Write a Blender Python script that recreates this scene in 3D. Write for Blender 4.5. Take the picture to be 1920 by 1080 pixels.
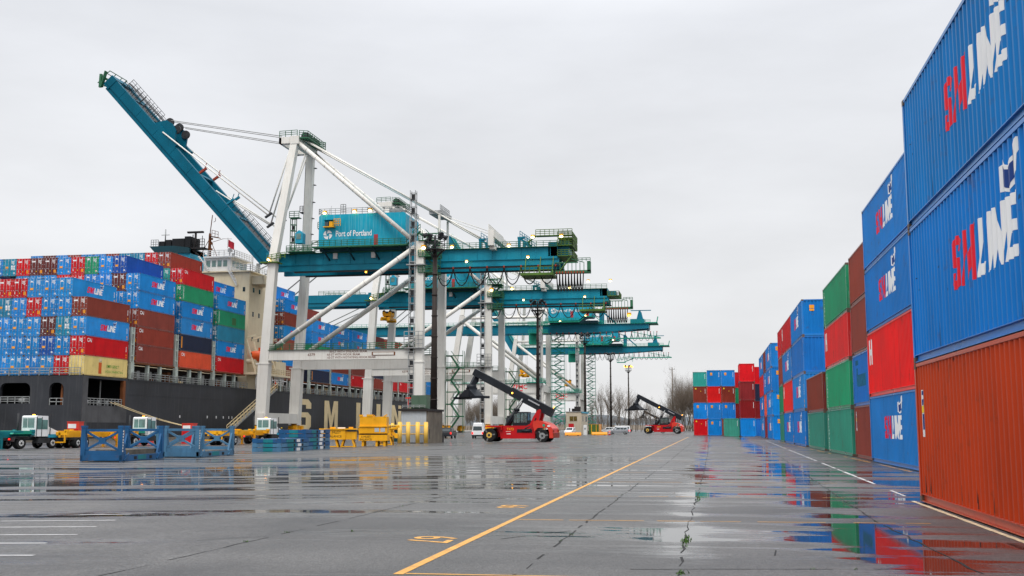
import bpy, bmesh, math, random
from mathutils import Vector, Matrix
R = math.radians
rnd = random.Random(7)
for o in list(bpy.data.objects):
    bpy.data.objects.remove(o)
S = bpy.context.scene
COL = S.collection

# ------------------------------------------------------------------ camera
cam = bpy.data.cameras.new("camera")
cam.sensor_width = 36.0
cam.lens = 2030.0 / 1920.0 * 36.0
cam.clip_start = 0.1
cam.clip_end = 9000
camo = bpy.data.objects.new("camera", cam)
COL.objects.link(camo)
camo.location = (0, 0, 1.58)
camo.rotation_euler = (R(90 + 7.2986), 0, R(10.302))
S.camera = camo

# ------------------------------------------------------------------ sky, sun, exposure
SUN_EL, SUN_ROT = R(58), R(180)
W = bpy.data.worlds.new("World")
S.world = W
W.use_nodes = True
nt = W.node_tree
nt.nodes.clear()
def wn(t, **kw):
    n = nt.nodes.new(t)
    for k, v in kw.items():
        setattr(n, k, v)
    return n
wout = wn('ShaderNodeOutputWorld')
sky = wn('ShaderNodeTexSky', sky_type='NISHITA', sun_disc=False, sun_elevation=SUN_EL, sun_rotation=SUN_ROT)
bg1 = wn('ShaderNodeBackground'); bg1.inputs[1].default_value = 0.05
nt.links.new(sky.outputs[0], bg1.inputs[0])
tc = wn('ShaderNodeTexCoord')
sep = wn('ShaderNodeSeparateXYZ'); nt.links.new(tc.outputs['Generated'], sep.inputs[0])
ramp = wn('ShaderNodeValToRGB')           # brightness of the cloud deck by elevation
e = ramp.color_ramp.elements
e[0].position = 0.0; e[0].color = (0.85, 0.85, 0.855, 1)
e[1].position = 1.0; e[1].color = (2.3, 2.31, 2.35, 1)
x = e.new(0.12); x.color = (0.86, 0.868, 0.885, 1)
x = e.new(0.36); x.color = (0.83, 0.85, 0.895, 1)
x = e.new(0.60); x.color = (1.7, 1.72, 1.77, 1)
nt.links.new(sep.outputs[2], ramp.inputs[0])
mp = wn('ShaderNodeMapping'); mp.inputs['Scale'].default_value = (1.3, 1.3, 4.5)
mp.inputs['Rotation'].default_value = (0.12, -0.2, 0.5)
nt.links.new(tc.outputs['Generated'], mp.inputs[0])
nz = wn('ShaderNodeTexNoise'); nz.inputs['Scale'].default_value = 1.7; nz.inputs['Detail'].default_value = 6; nz.inputs['Roughness'].default_value = 0.55
nt.links.new(mp.outputs[0], nz.inputs['Vector'])
mr = wn('ShaderNodeMapRange'); mr.inputs['From Min'].default_value = 0.3; mr.inputs['From Max'].default_value = 0.7
mr.inputs['To Min'].default_value = 0.885; mr.inputs['To Max'].default_value = 1.075
nt.links.new(nz.outputs[0], mr.inputs[0])
mul = wn('ShaderNodeVectorMath', operation='SCALE')
nt.links.new(ramp.outputs[0], mul.inputs[0]); nt.links.new(mr.outputs[0], mul.inputs['Scale'])
bg2 = wn('ShaderNodeBackground'); bg2.inputs[1].default_value = 1.05
nt.links.new(mul.outputs[0], bg2.inputs[0])
mixw = wn('ShaderNodeMixShader'); mixw.inputs[0].default_value = 0.93
nt.links.new(bg1.outputs[0], mixw.inputs[1]); nt.links.new(bg2.outputs[0], mixw.inputs[2])
nt.links.new(mixw.outputs[0], wout.inputs[0])

sl = bpy.data.lights.new("sun", 'SUN')
sl.energy = 1.7
sl.angle = R(25)
sl.color = (1.0, 0.96, 0.9)
so = bpy.data.objects.new("sun", sl)
COL.objects.link(so)
so.rotation_euler = (R(90) - SUN_EL, 0, R(0))   # light comes from behind the camera
S.view_settings.view_transform = 'Standard'
S.view_settings.look = 'None'
S.view_settings.exposure = 0.0
S.view_settings.gamma = 1.0
S.cycles.max_bounces = 5
S.cycles.diffuse_bounces = 2
S.cycles.glossy_bounces = 3
S.cycles.transmission_bounces = 4
S.cycles.caustics_reflective = False
S.cycles.caustics_refractive = False

# ------------------------------------------------------------------ helpers
def V(*a):
    return Vector(a if len(a) > 1 else a[0])

class MB:
    """collects shapes and links them as one mesh object"""
    def __init__(s):
        s.v = []; s.f = []; s.m = []; s.s = []
    def add(s, vs, fs, mi=0, sm=False):
        b = len(s.v)
        s.v += [tuple(p) for p in vs]
        for f in fs:
            s.f.append([b + i for i in f]); s.m.append(mi); s.s.append(sm)
        return s
    def box(s, a, b, mi=0):
        x0, y0, z0 = a; x1, y1, z1 = b
        return s.add([(x0,y0,z0),(x1,y0,z0),(x1,y1,z0),(x0,y1,z0),(x0,y0,z1),(x1,y0,z1),(x1,y1,z1),(x0,y1,z1)],
                     [(0,3,2,1),(4,5,6,7),(0,1,5,4),(1,2,6,5),(2,3,7,6),(3,0,4,7)], mi)
    def beam(s, p, q, w, h=None, mi=0, w1=None, h1=None, up=None):
        p = Vector(p); q = Vector(q); d = (q - p)
        if d.length < 1e-6: return s
        d.normalize()
        h = w if h is None else h
        w1 = w if w1 is None else w1; h1 = h if h1 is None else h1
        u0 = Vector(up) if up else (Vector((0,0,1)) if abs(d.z) < 0.95 else Vector((0,1,0)))
        r = d.cross(u0).normalized(); u = r.cross(d)
        vs = []
        for c, ww, hh in ((p, w, h), (q, w1, h1)):
            for a, b in ((-1,-1),(1,-1),(1,1),(-1,1)):
                vs.append(c + r*(a*ww/2) + u*(b*hh/2))
        return s.add(vs, [(0,1,2,3)[::-1],(4,5,6,7),(0,1,5,4),(1,2,6,5),(2,3,7,6),(3,0,4,7)], mi)
    def tube(s, p, q, r, n=8, r2=None, mi=0, cap=True):
        p = Vector(p); q = Vector(q); d = q - p
        if d.length < 1e-6: return s
        d.normalize(); r2 = r if r2 is None else r2
        u0 = Vector((0,0,1)) if abs(d.z) < 0.9 else Vector((1,0,0))
        a = d.cross(u0).normalized(); b = d.cross(a)
        vs = []
        for c, rr in ((p, r), (q, r2)):
            for i in range(n):
                t = 2*math.pi*i/n
                vs.append(c + a*(math.cos(t)*rr) + b*(math.sin(t)*rr))
        s.add(vs, [(i, (i+1) % n, n+(i+1) % n, n+i) for i in range(n)], mi, True)
        if cap:
            k = len(s.v) - 2*n
            s.f.append([k+i for i in range(n)][::-1]); s.m.append(mi); s.s.append(False)
            s.f.append([k+n+i for i in range(n)]); s.m.append(mi); s.s.append(False)
        return s
    def path(s, pts, r, n=5, mi=0):
        for a, b in zip(pts[:-1], pts[1:]):
            s.tube(a, b, r, n, mi=mi, cap=False)
        return s
    def prism(s, pts, fn, t0, t1, mi=0, caps=True):
        """extrude a 2-D outline; fn(u, v, t) gives the point"""
        n = len(pts)
        vs = [fn(u, w, t0) for u, w in pts] + [fn(u, w, t1) for u, w in pts]
        fs = [(i, (i+1) % n, n+(i+1) % n, n+i) for i in range(n)]
        if caps: fs += [tuple(range(n))[::-1], tuple(range(n, 2*n))]
        return s.add(vs, fs, mi)
    def ball(s, c, r, n=10, k=6, mi=0, sq=(1,1,1)):
        c = Vector(c); vs = []; fs = []
        for j in range(k+1):
            t = math.pi*j/k
            for i in range(n):
                a = 2*math.pi*i/n
                vs.append((c.x+r*sq[0]*math.sin(t)*math.cos(a), c.y+r*sq[1]*math.sin(t)*math.sin(a), c.z+r*sq[2]*math.cos(t)))
        for j in range(k):
            for i in range(n):
                fs.append((j*n+i, (j+1)*n+i, (j+1)*n+(i+1) % n, j*n+(i+1) % n))
        return s.add(vs, fs, mi, True)
    def rail(s, p, q, h=1.1, step=2.0, r=0.035, mi=0, mids=1):
        """hand rail with posts between two points"""
        p = Vector(p); q = Vector(q); L = (q-p).length; n = max(1, round(L/step)); up = Vector((0,0,1))
        for i in range(n+1):
            c = p.lerp(q, i/n); s.beam(c, c+up*h, 2*r, 2*r, mi)
        for j in range(mids+1):
            z = h*(1 - j/(mids+1)); s.beam(p+up*z, q+up*z, 2*r, 2*r, mi)
        return s
    def mesh(s, name, mats):
        me = bpy.data.meshes.new(name)
        me.from_pydata(s.v, [], s.f)
        for m in (mats if isinstance(mats, (list, tuple)) else [mats]):
            me.materials.append(m)
        me.polygons.foreach_set('material_index', s.m)
        me.polygons.foreach_set('use_smooth', s.s)
        bm = bmesh.new(); bm.from_mesh(me); bmesh.ops.recalc_face_normals(bm, faces=bm.faces); bm.to_mesh(me); bm.free()
        me.update()
        return me
    def build(s, name, mats, parent=None, loc=(0,0,0), rot=0):
        return link(name, s.mesh(name, mats), parent, loc, rot)

def link(name, me, parent=None, loc=(0,0,0), rot=0):
    o = bpy.data.objects.new(name, me)
    COL.objects.link(o)
    o.parent = parent
    o.location = loc
    o.rotation_euler = rot if isinstance(rot, (tuple, list)) else (0, 0, rot)
    return o

def tag(o, label=None, cat=None, group=None, kind=None):
    if label: o['label'] = label
    if cat: o['category'] = cat
    if group: o['group'] = group
    if kind: o['kind'] = kind
    return o

def thing(name, label, cat, loc=(0,0,0), rot=0, group=None):
    return tag(link(name, None, None, loc, rot), label, cat, group)

def copy_tree(o, parent=None):
    c = o.copy(); COL.objects.link(c); c.parent = parent
    for ch in list(o.children): copy_tree(ch, c)
    return c

def dup(root, loc, rot, label, group=None):
    c = copy_tree(root)
    c.location = loc; c.rotation_euler = (0, 0, rot); c['label'] = label
    if group: c['group'] = group
    return c

def text_faces(txt, size, bold=0.0, space=1.0):
    """flat outline polygons of a line of lettering: (verts2d, faces)"""
    cu = bpy.data.curves.new('lettering', 'FONT')
    cu.body = txt; cu.size = size; cu.offset = bold; cu.align_x = 'CENTER'; cu.align_y = 'CENTER'; cu.space_character = space
    cu.resolution_u = 3
    ob = bpy.data.objects.new('lettering', cu); COL.objects.link(ob)
    dg = bpy.context.evaluated_depsgraph_get()
    me = bpy.data.meshes.new_from_object(ob.evaluated_get(dg))
    vs = [(v.co.x, v.co.y) for v in me.vertices]; fs = [tuple(p.vertices) for p in me.polygons]
    bpy.data.objects.remove(ob); bpy.data.curves.remove(cu); bpy.data.meshes.remove(me)
    return vs, fs

def put_text(mb, txt, size, fn, mi=0, bold=0.0, space=1.0):
    vs, fs = text_faces(txt, size, bold, space)
    mb.add([fn(u, w) for u, w in vs], fs, mi)
    return mb

# ------------------------------------------------------------------ materials
MAT = {}
def mat(name, color, rough=0.5, metal=0.0, var=0.12, scale=0.6, streak=0.0, rust=0.0, emit=None, spec=0.22, bump=0.0, obcol=False, rustcol=(0.09,0.035,0.015), streakcol=None):
    """procedural surface: base colour, broad tone noise, vertical streaks, rust patches"""
    m = bpy.data.materials.new(name); m.use_nodes = True; MAT[name] = m
    t = m.node_tree; b = t.nodes['Principled BSDF']
    N = t.nodes.new; L = t.links.new
    b.inputs['Metallic'].default_value = metal
    b.inputs['Specular IOR Level'].default_value = spec
    geo = N('ShaderNodeNewGeometry')
    oi = N('ShaderNodeObjectInfo')
    if obcol:
        col = oi.outputs['Color']
    else:
        rgb = N('ShaderNodeRGB'); rgb.outputs[0].default_value = (*color, 1); col = rgb.outputs[0]
    n1 = N('ShaderNodeTexNoise'); n1.inputs['Scale'].default_value = scale; n1.inputs['Detail'].default_value = 5
    L(geo.outputs['Position'], n1.inputs['Vector'])
    r1 = N('ShaderNodeMapRange'); r1.inputs['From Min'].default_value = .3; r1.inputs['From Max'].default_value = .7
    r1.inputs['To Min'].default_value = 1-var; r1.inputs['To Max'].default_value = 1+var
    L(n1.outputs[0], r1.inputs[0])
    sc = N('ShaderNodeVectorMath'); sc.operation = 'SCALE'; L(col, sc.inputs[0]); L(r1.outputs[0], sc.inputs['Scale'])
    col = sc.outputs[0]
    if streak > 0:
        mp = N('ShaderNodeMapping'); mp.inputs['Scale'].default_value = (2.6, 2.6, 0.14); L(geo.outputs['Position'], mp.inputs[0])
        n2 = N('ShaderNodeTexNoise'); n2.inputs['Scale'].default_value = 1.4; n2.inputs['Detail'].default_value = 4; L(mp.outputs[0], n2.inputs['Vector'])
        r2 = N('ShaderNodeMapRange'); r2.inputs['From Min'].default_value = .52; r2.inputs['From Max'].default_value = .78; r2.inputs['To Max'].default_value = streak; L(n2.outputs[0], r2.inputs[0])
        mx = N('ShaderNodeMix'); mx.data_type = 'RGBA'; L(r2.outputs[0], mx.inputs[0]); L(col, mx.inputs[6])
        if streakcol: mx.inputs[7].default_value = (*streakcol, 1)
        else:
            dk = N('ShaderNodeVectorMath'); dk.operation = 'SCALE'; dk.inputs['Scale'].default_value = .45; L(col, dk.inputs[0]); L(dk.outputs[0], mx.inputs[7])
        col = mx.outputs[2]
    if rust > 0:
        n3 = N('ShaderNodeTexNoise'); n3.inputs['Scale'].default_value = 1.7; n3.inputs['Detail'].default_value = 9; n3.inputs['Roughness'].default_value = .7; L(geo.outputs['Position'], n3.inputs['Vector'])
        r3 = N('ShaderNodeMapRange'); r3.inputs['From Min'].default_value = .58; r3.inputs['From Max'].default_value = .69; r3.inputs['To Max'].default_value = rust; L(n3.outputs[0], r3.inputs[0])
        mx = N('ShaderNodeMix'); mx.data_type = 'RGBA'; L(r3.outputs[0], mx.inputs[0]); L(col, mx.inputs[6]); mx.inputs[7].default_value = (*rustcol, 1)
        col = mx.outputs[2]
    L(col, b.inputs['Base Color'])
    r4 = N('ShaderNodeMapRange'); r4.inputs['To Min'].default_value = max(.03, rough-.12); r4.inputs['To Max'].default_value = min(1, rough+.12); L(n1.outputs[0], r4.inputs[0]); L(r4.outputs[0], b.inputs['Roughness'])
    if bump > 0:
        n5 = N('ShaderNodeTexNoise'); n5.inputs['Scale'].default_value = 9; n5.inputs['Detail'].default_value = 4; L(geo.outputs['Position'], n5.inputs['Vector'])
        bp = N('ShaderNodeBump'); bp.inputs['Strength'].default_value = bump; bp.inputs['Distance'].default_value = .03; L(n5.outputs[0], bp.inputs['Height']); L(bp.outputs[0], b.inputs['Normal'])
    if emit:
        b.inputs['Emission Color'].default_value = (*emit[0], 1); b.inputs['Emission Strength'].default_value = emit[1]
    return m

mat('container paint', (.5,.5,.5), .45, spec=.14, var=.13, scale=.45, streak=.34, rust=.40, obcol=True)
mat('container frame paint', (.5,.5,.5), .30, spec=.5, var=.13, scale=.45, streak=.25, rust=.35, obcol=True)
mat('container door paint', (.5,.5,.5), .45, spec=.22, var=.15, scale=.9, streak=.35, rust=.35, obcol=True)
mat('container seal', (.02,.022,.025), .6)
mat('casting', (.13,.09,.07), .55, rust=.6)
mat('lock rod', (.42,.44,.46), .4, metal=.4, var=.3, scale=3)
mat('logo red', (.80,.008,.03), .45, var=.06, streak=.12)
mat('logo white', (.86,.86,.86), .45, var=.06, streak=.15)
mat('logo navy', (.008,.045,.22), .45)
mat('sticker orange', (.85,.33,.02), .5, var=.1)
mat('sticker yellow', (.85,.6,.03), .5, var=.1)
mat('mark white', (.78,.78,.78), .5)
mat('crane white', (.69,.675,.63), .5, var=.07, scale=.25, streak=.30, rust=.10, streakcol=(.36,.30,.22))
mat('crane teal', (.002,.155,.235), .42, var=.14, scale=.3, streak=.25, rust=.08)
mat('crane teal dark', (.0005,.10,.16), .5, spec=.1, var=.14, scale=.3, streak=.25, rust=.08)
mat('crane teal mid', (.003,.225,.33), .45, var=.16, scale=.35, streak=.35, rust=.06, streakcol=(.04,.33,.42))
mat('crane teal pale', (.004,.29,.42), .45, var=.14, scale=.3, streak=.4, rust=.05, streakcol=(.25,.5,.55))
mat('crane green', (.03,.13,.065), .55, var=.25, scale=1.2)
mat('sea green', (.015,.28,.19), .5, var=.2, scale=1.0)
mat('dark steel', (.03,.032,.035), .5, var=.3, scale=1.5, rust=.3)
mat('galvanised', (.33,.34,.34), .45, metal=.3, var=.25, scale=2)
mat('cable black', (.012,.012,.013), .6)
mat('rope grey', (.25,.25,.24), .6)
mat('safety yellow', (.80,.38,.012), .48, var=.14, scale=.8, streak=.25, rust=.15)
mat('pale yellow', (.80,.50,.10), .5, var=.10, scale=1.0, streak=.25, rust=.1)
mat('machine red', (.46,.008,.012), .32, var=.08, scale=.8)
mat('machine orange red', (.62,.045,.028), .35, var=.1)
mat('machine black', (.014,.017,.022), .4, var=.3)
mat('rubber', (.014,.014,.015), .8, var=.3, scale=3, spec=.2)
mat('glass', (.02,.035,.04), .08, var=.2, spec=.8)
mat('glass pale', (.10,.19,.18), .1, var=.3, scale=1.5, spec=.8)
mat('car white', (.74,.75,.76), .28, var=.04)
mat('car silver', (.40,.42,.45), .28, metal=.4, var=.05)
mat('car dark', (.03,.032,.036), .25, var=.1)
mat('tail lamp', (.6,.01,.01), .3, emit=((1,.03,.02), 1.6))
mat('lamp warm', (1,.85,.5), .3, emit=((1,.78,.30), 14))
mat('lamp orange', (1,.5,.1), .3, emit=((1,.42,.04), 7))
mat('beacon', (.8,.25,.02), .3, emit=((1,.35,.03), 5))
mat('head lamp', (.8,.8,.78), .2)
mat('hull black', (.030,.032,.038), .55, spec=.25, var=.35, scale=.18, streak=.45, rust=.18, rustcol=(.12,.10,.09), streakcol=(.075,.075,.08))
mat('hull grey', (.085,.085,.09), .6, var=.3, scale=.4, streak=.4)
mat('hull cream', (.72,.58,.34), .5, var=.12, scale=.35, streak=.4, rust=.35, streakcol=(.5,.32,.12))
mat('ship cream', (.70,.60,.42), .5, var=.08, scale=.3, streak=.28, rust=.12, streakcol=(.42,.28,.14))
mat('deck grey green', (.42,.47,.43), .5, var=.15, scale=.8, rust=.45)
mat('rust brown', (.16,.055,.02), .7, var=.35, scale=1.0, rust=.4)
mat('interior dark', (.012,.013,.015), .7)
mat('funnel teal', (.02,.30,.45), .45, streak=.15)
mat('rescue orange', (.72,.10,.02), .4, var=.1)
mat('rack blue', (.014,.085,.21), .48, var=.22, scale=.9, streak=.35, rust=.35)
mat('rack pale blue', (.06,.16,.27), .5, var=.25, scale=.9, streak=.45, rust=.4)
mat('rack teal', (.008,.17,.20), .5, var=.2, scale=.9, streak=.3, rust=.2)
mat('board', (.10,.09,.075), .7, var=.35, scale=2.5)
mat('concrete', (.19,.165,.13), .75, var=.30, scale=.8, streak=.6, bump=.3, streakcol=(.06,.05,.04))
mat('sheet grey', (.42,.46,.50), .5, var=.06, streak=.2)
mat('roof dark', (.025,.022,.022), .7)
mat('cabinet green', (.075,.125,.085), .55, var=.12)
mat('office beige', (.50,.44,.34), .7, var=.06, scale=.5, streak=.2)
mat('sign red', (.45,.02,.02), .6)
mat('flat white', (.72,.72,.71), .5, var=.08)
mat('skin', (.42,.25,.17), .6)
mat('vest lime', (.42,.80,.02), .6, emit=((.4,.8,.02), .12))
mat('vest orange', (.80,.10,.02), .7)
mat('trouser navy', (.02,.022,.03), .8)
mat('paint yellow', (.58,.29,.055), .45, var=.2, scale=3, rust=.85, rustcol=(.09,.085,.08))
mat('paint white', (.48,.48,.48), .4, var=.2, scale=3, rust=.85, rustcol=(.10,.10,.10))
mat('bark', (.135,.11,.085), .85, var=.3, scale=1.5)
mat('twig', (.17,.135,.105), .85, var=.3, scale=.8)
mat('leaf', (.05,.11,.02), .8, var=.4, scale=8)
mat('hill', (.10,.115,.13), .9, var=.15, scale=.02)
mat('plastic orange', (.80,.30,.01), .4, var=.06)
mat('flag red', (.55,.03,.05), .7)
mat('rust red', (.30,.04,.02), .6)
mat('olive green', (.075,.15,.025), .55, var=.25)
mat('door red', (.36,.04,.05), .5)
mat('print brown', (.16,.06,.04), .6)
mat('deck teal dark', (.008,.045,.06), .6)
mat('green box', (.06,.12,.03), .5, var=.15)

# ------------------------------------------------------------------ ground
def ground_material():
    m = bpy.data.materials.new('wet asphalt'); m.use_nodes = True
    t = m.node_tree; b = t.nodes['Principled BSDF']; N = t.nodes.new; L = t.links.new
    geo = N('ShaderNodeNewGeometry'); sep = N('ShaderNodeSeparateXYZ'); L(geo.outputs['Position'], sep.inputs[0])
    def noise(scale, xyz, detail=5, rough=.55, off=0):
        mp = N('ShaderNodeMapping'); mp.inputs['Scale'].default_value = xyz; mp.inputs['Location'].default_value = (off, off*1.7, 0); L(geo.outputs['Position'], mp.inputs[0])
        n = N('ShaderNodeTexNoise'); n.inputs['Scale'].default_value = scale; n.inputs['Detail'].default_value = detail; n.inputs['Roughness'].default_value = rough
        L(mp.outputs[0], n.inputs['Vector']); return n.outputs[0]
    def mrange(v, a, b_, c, d, smooth=True):
        n = N('ShaderNodeMapRange'); n.inputs['From Min'].default_value = a; n.inputs['From Max'].default_value = b_; n.inputs['To Min'].default_value = c; n.inputs['To Max'].default_value = d
        if smooth: n.interpolation_type = 'SMOOTHSTEP'
        L(v, n.inputs[0]); return n.outputs[0]
    def math_(op, a, b_=None):
        n = N('ShaderNodeMath'); n.operation = op
        for i, q in enumerate((a, b_)):
            if q is None: continue
            if isinstance(q, (int, float)): n.inputs[i].default_value = q
            else: L(q, n.inputs[i])
        return n.outputs[0]
    streak = noise(1.0, (.045, .75, 1), 6, .66, 3.1)        # long shallow pools lying across the yard
    broad = noise(1.0, (.10, .30, 1), 6, .6, 9.3)
    edge = math_('SUBTRACT', noise(2.4, (.6, 1.5, 1), 7, .7, 2.0), .5)
    # the seams of the slot lane lie lower and hold more water
    jit = math_('MULTIPLY', math_('SUBTRACT', noise(1.0, (.02, .5, 1), 4, .6, 7.0), .5), 2.4)
    xj = math_('ADD', sep.outputs[0], jit)
    def dip(c, w, slope=0.0):
        u = math_('DIVIDE', math_('SUBTRACT', math_('SUBTRACT', xj, math_('MULTIPLY', sep.outputs[1], slope)), c), w)
        return math_('POWER', 2.718, math_('MULTIPLY', math_('MULTIPLY', u, u), -1.0))
    lane = math_('ADD', math_('MULTIPLY', dip(2.0, .8, .014), .105), math_('MULTIPLY', dip(-.45, .42), .085))
    lane = math_('ADD', lane, math_('MULTIPLY', math_('MULTIPLY', dip(5.3, 1.5), mrange(sep.outputs[1], 20, 23.5, 0, 1)), math_('MULTIPLY', mrange(sep.outputs[1], 33, 42, 1, 0), .10)))
    hl = math_('ADD', math_('ADD', math_('MULTIPLY', broad, .5), math_('MULTIPLY', streak, .5)), math_('ADD', lane, math_('MULTIPLY', edge, .17)))
    hs = math_('ADD', math_('SUBTRACT', math_('ADD', streak, math_('MULTIPLY', edge, .15)), mrange(sep.outputs[0], -5.5, -1.5, 0, .06)), math_('SUBTRACT', mrange(sep.outputs[1], 19, 28, 0, .085), math_('ADD', mrange(sep.outputs[1], 13, 24, .13, 0), mrange(sep.outputs[1], 42, 85, 0, .085))))
    pud = math_('MAXIMUM', mrange(hl, .575, .598, 0, 1), mrange(hs, .580, .620, 0, 1))
    film = math_('MAXIMUM', mrange(hl, .50, .585, 0, 1), mrange(math_('ADD', hs, math_('MULTIPLY', broad, .25)), .60, .72, 0, 1))
    grain = noise(42, (1,1,1), 3, .65)
    grit = noise(13, (1,1,1), 5, .7, 1.3)
    tone = noise(.22, (1,1,1), 7, .62, 5)
    col = N('ShaderNodeValToRGB'); L(tone, col.inputs[0])
    col.color_ramp.elements[0].position = .32; col.color_ramp.elements[0].color = (.024,.024,.025,1)
    col.color_ramp.elements[1].position = .68; col.color_ramp.elements[1].color = (.092,.090,.088,1)
    g2 = math_('MULTIPLY', mrange(grain, .32, .68, .25, 2.0, False), mrange(grit, .3, .7, .55, 1.45, False))
    sc = N('ShaderNodeVectorMath'); sc.operation = 'SCALE'; L(col.outputs[0], sc.inputs[0]); L(g2, sc.inputs['Scale'])
    mx = N('ShaderNodeMix'); mx.data_type = 'RGBA'; L(pud, mx.inputs[0]); L(sc.outputs[0], mx.inputs[6]); mx.inputs[7].default_value = (.016,.016,.016,1)
    L(mx.outputs[2], b.inputs['Base Color'])
    ra = math_('ADD', mrange(film, 0, 1, .47, .23, False), mrange(tone, .3, .7, -.05, .07, False))
    mr_ = N('ShaderNodeMix'); mr_.data_type = 'FLOAT'; L(pud, mr_.inputs[0]); L(ra, mr_.inputs[2]); mr_.inputs[3].default_value = .035
    L(mr_.outputs[0], b.inputs['Roughness'])
    b.inputs['Specular IOR Level'].default_value = .5
    b.inputs['IOR'].default_value = 1.40
    bp = N('ShaderNodeBump'); bp.inputs['Distance'].default_value = .015
    st = math_('MULTIPLY', mrange(pud, 0, 1, .75, 0.0, False), mrange(film, 0, 1, 1, .35, False)); L(st, bp.inputs['Strength']); L(math_('ADD', grain, math_('MULTIPLY', grit, .8)), bp.inputs['Height']); L(bp.outputs[0], b.inputs['Normal'])
    return m
QX = -86.6
def gz(x):
    """the yard falls gently towards the quay"""
    return -.4*min(1, max(0, (-x-6)/22))
g = MB()
xs = [QX, -40, -28, -20, -12, -6, 0, 10, 60, 300, 2500]
ys = [-120, -20, 0, 20, 60, 150, 420, 1200, 5000]
for i in range(len(xs)-1):
    for j in range(len(ys)-1):
        g.add([(xs[i],ys[j],gz(xs[i])),(xs[i+1],ys[j],gz(xs[i+1])),(xs[i+1],ys[j+1],gz(xs[i+1])),(xs[i],ys[j+1],gz(xs[i]))], [(0,1,2,3)])
tag(g.build('yard_pavement', ground_material()), kind='structure')
q = MB(); q.box((QX-.5, -120, -9), (QX-.004, 700, -.35)); q.box((QX+.004, -120, -.396), (QX+.45, 700, -.12))
tag(q.build('quay_edge', MAT['concrete']), kind='structure')
wm = bpy.data.materials.new('river water'); wm.use_nodes = True
b = wm.node_tree.nodes['Principled BSDF']; b.inputs['Base Color'].default_value = (.05,.06,.055,1); b.inputs['Roughness'].default_value = .12
wnz = wm.node_tree.nodes.new('ShaderNodeTexNoise'); wnz.inputs['Scale'].default_value = 900
wbp = wm.node_tree.nodes.new('ShaderNodeBump'); wbp.inputs['Strength'].default_value = .2; wm.node_tree.links.new(wnz.outputs[0], wbp.inputs['Height']); wm.node_tree.links.new(wbp.outputs[0], b.inputs['Normal'])
g = MB(); g.add([(-3000,-300,-4),(QX-.25,-300,-4),(QX-.25,5000,-4),(-3000,5000,-4)], [(0,1,2,3)])
tag(g.build('river_water', wm), kind='structure')

# painted markings, seams and weeds ------------------------------------------------
Z1 = .004
def strip(mb, p, q, w, z=Z1, rag=0.0, seg=1.5, gap=0.0, seed=1):
    """paint line on the ground, worn into uneven pieces when gap > 0"""
    r_ = random.Random(seed); p = Vector((*p, z+gz(p[0]))); q = Vector((*q, z+gz(q[0]))); L = (q-p).length; d = (q-p)/L; nrm = Vector((-d.y, d.x, 0)); t = 0
    while t < L:
        l = min(seg*r_.uniform(.6, 1.4), L-t)
        if r_.random() >= gap:
            a = p+d*t; b_ = p+d*(t+l*(1 if gap == 0 else r_.uniform(.7, 1)))
            w0 = w/2*(1-rag*r_.random()); w1 = w/2*(1-rag*r_.random())
            mb.add([a-nrm*w0, b_-nrm*w1, b_+nrm*w1, a+nrm*w0], [(0,1,2,3)])
        t += l
    return mb
k = MB()
strip(k, (-3.35, 11.55), (-3.35, 172), .115, rag=.22, seg=4, seed=2)
for i, yy in enumerate([11.62, 18.6, 25.1, 31.6, 38.2, 44.7, 51.2]):
    strip(k, (-3.28, yy), (3.6 if i else 6.0, yy+.45), .075 if i else .10, rag=.5, seg=1.2, gap=.12 if i else 0, seed=20+i)
tag(k.build('slot_marking', MAT['paint yellow']), kind='structure')
k = MB()
for txt, yy in (('67', 15.15), ('66', 21.6)):
    put_text(k, txt, .72 if yy < 20 else .66, lambda u, w, yy=yy: (-3.93+w*1.28, yy-u*1.25, Z1), bold=.004)
tag(k.build('slot_number', MAT['paint yellow']), kind='structure')
k = MB()
for (yy, x1, L) in ((12.78,-8.5,4),(14.25,-9.3,4),(15.5,-9.6,4),(16.85,-10.1,3.5),(18.15,-10.5,2.2),(19.55,-11.0,1.0)):
    strip(k, (x1-L, yy-.12), (x1, yy), .10, rag=.15, seg=2, seed=int(yy*10))
tag(k.build('stall_marking', MAT['paint white']), kind='structure')
k = MB()
strip(k, (4.35, 26.4), (6.1, 125), .12, rag=.5, seg=2.2, gap=.08, seed=5)
tag(k.build('lane_marking', MAT['paint white']), kind='structure')
k = MB()
strip(k, (6.95, 34), (6.98, 120), .12, rag=.4, seg=2.0, gap=.3, seed=8)
tag(k.build('row_marking', MAT['paint yellow']), kind='structure')
mat('cream paint', (.60,.50,.33), .5, var=.25, scale=4, rust=.8, rustcol=(.12,.10,.08))
k = MB(); strip(k, (4.22, 9), (4.22, 24.7), .11, rag=.25, seg=.8, seed=9)
tag(k.build('edge_marking', MAT['cream paint']), kind='structure')
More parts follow.
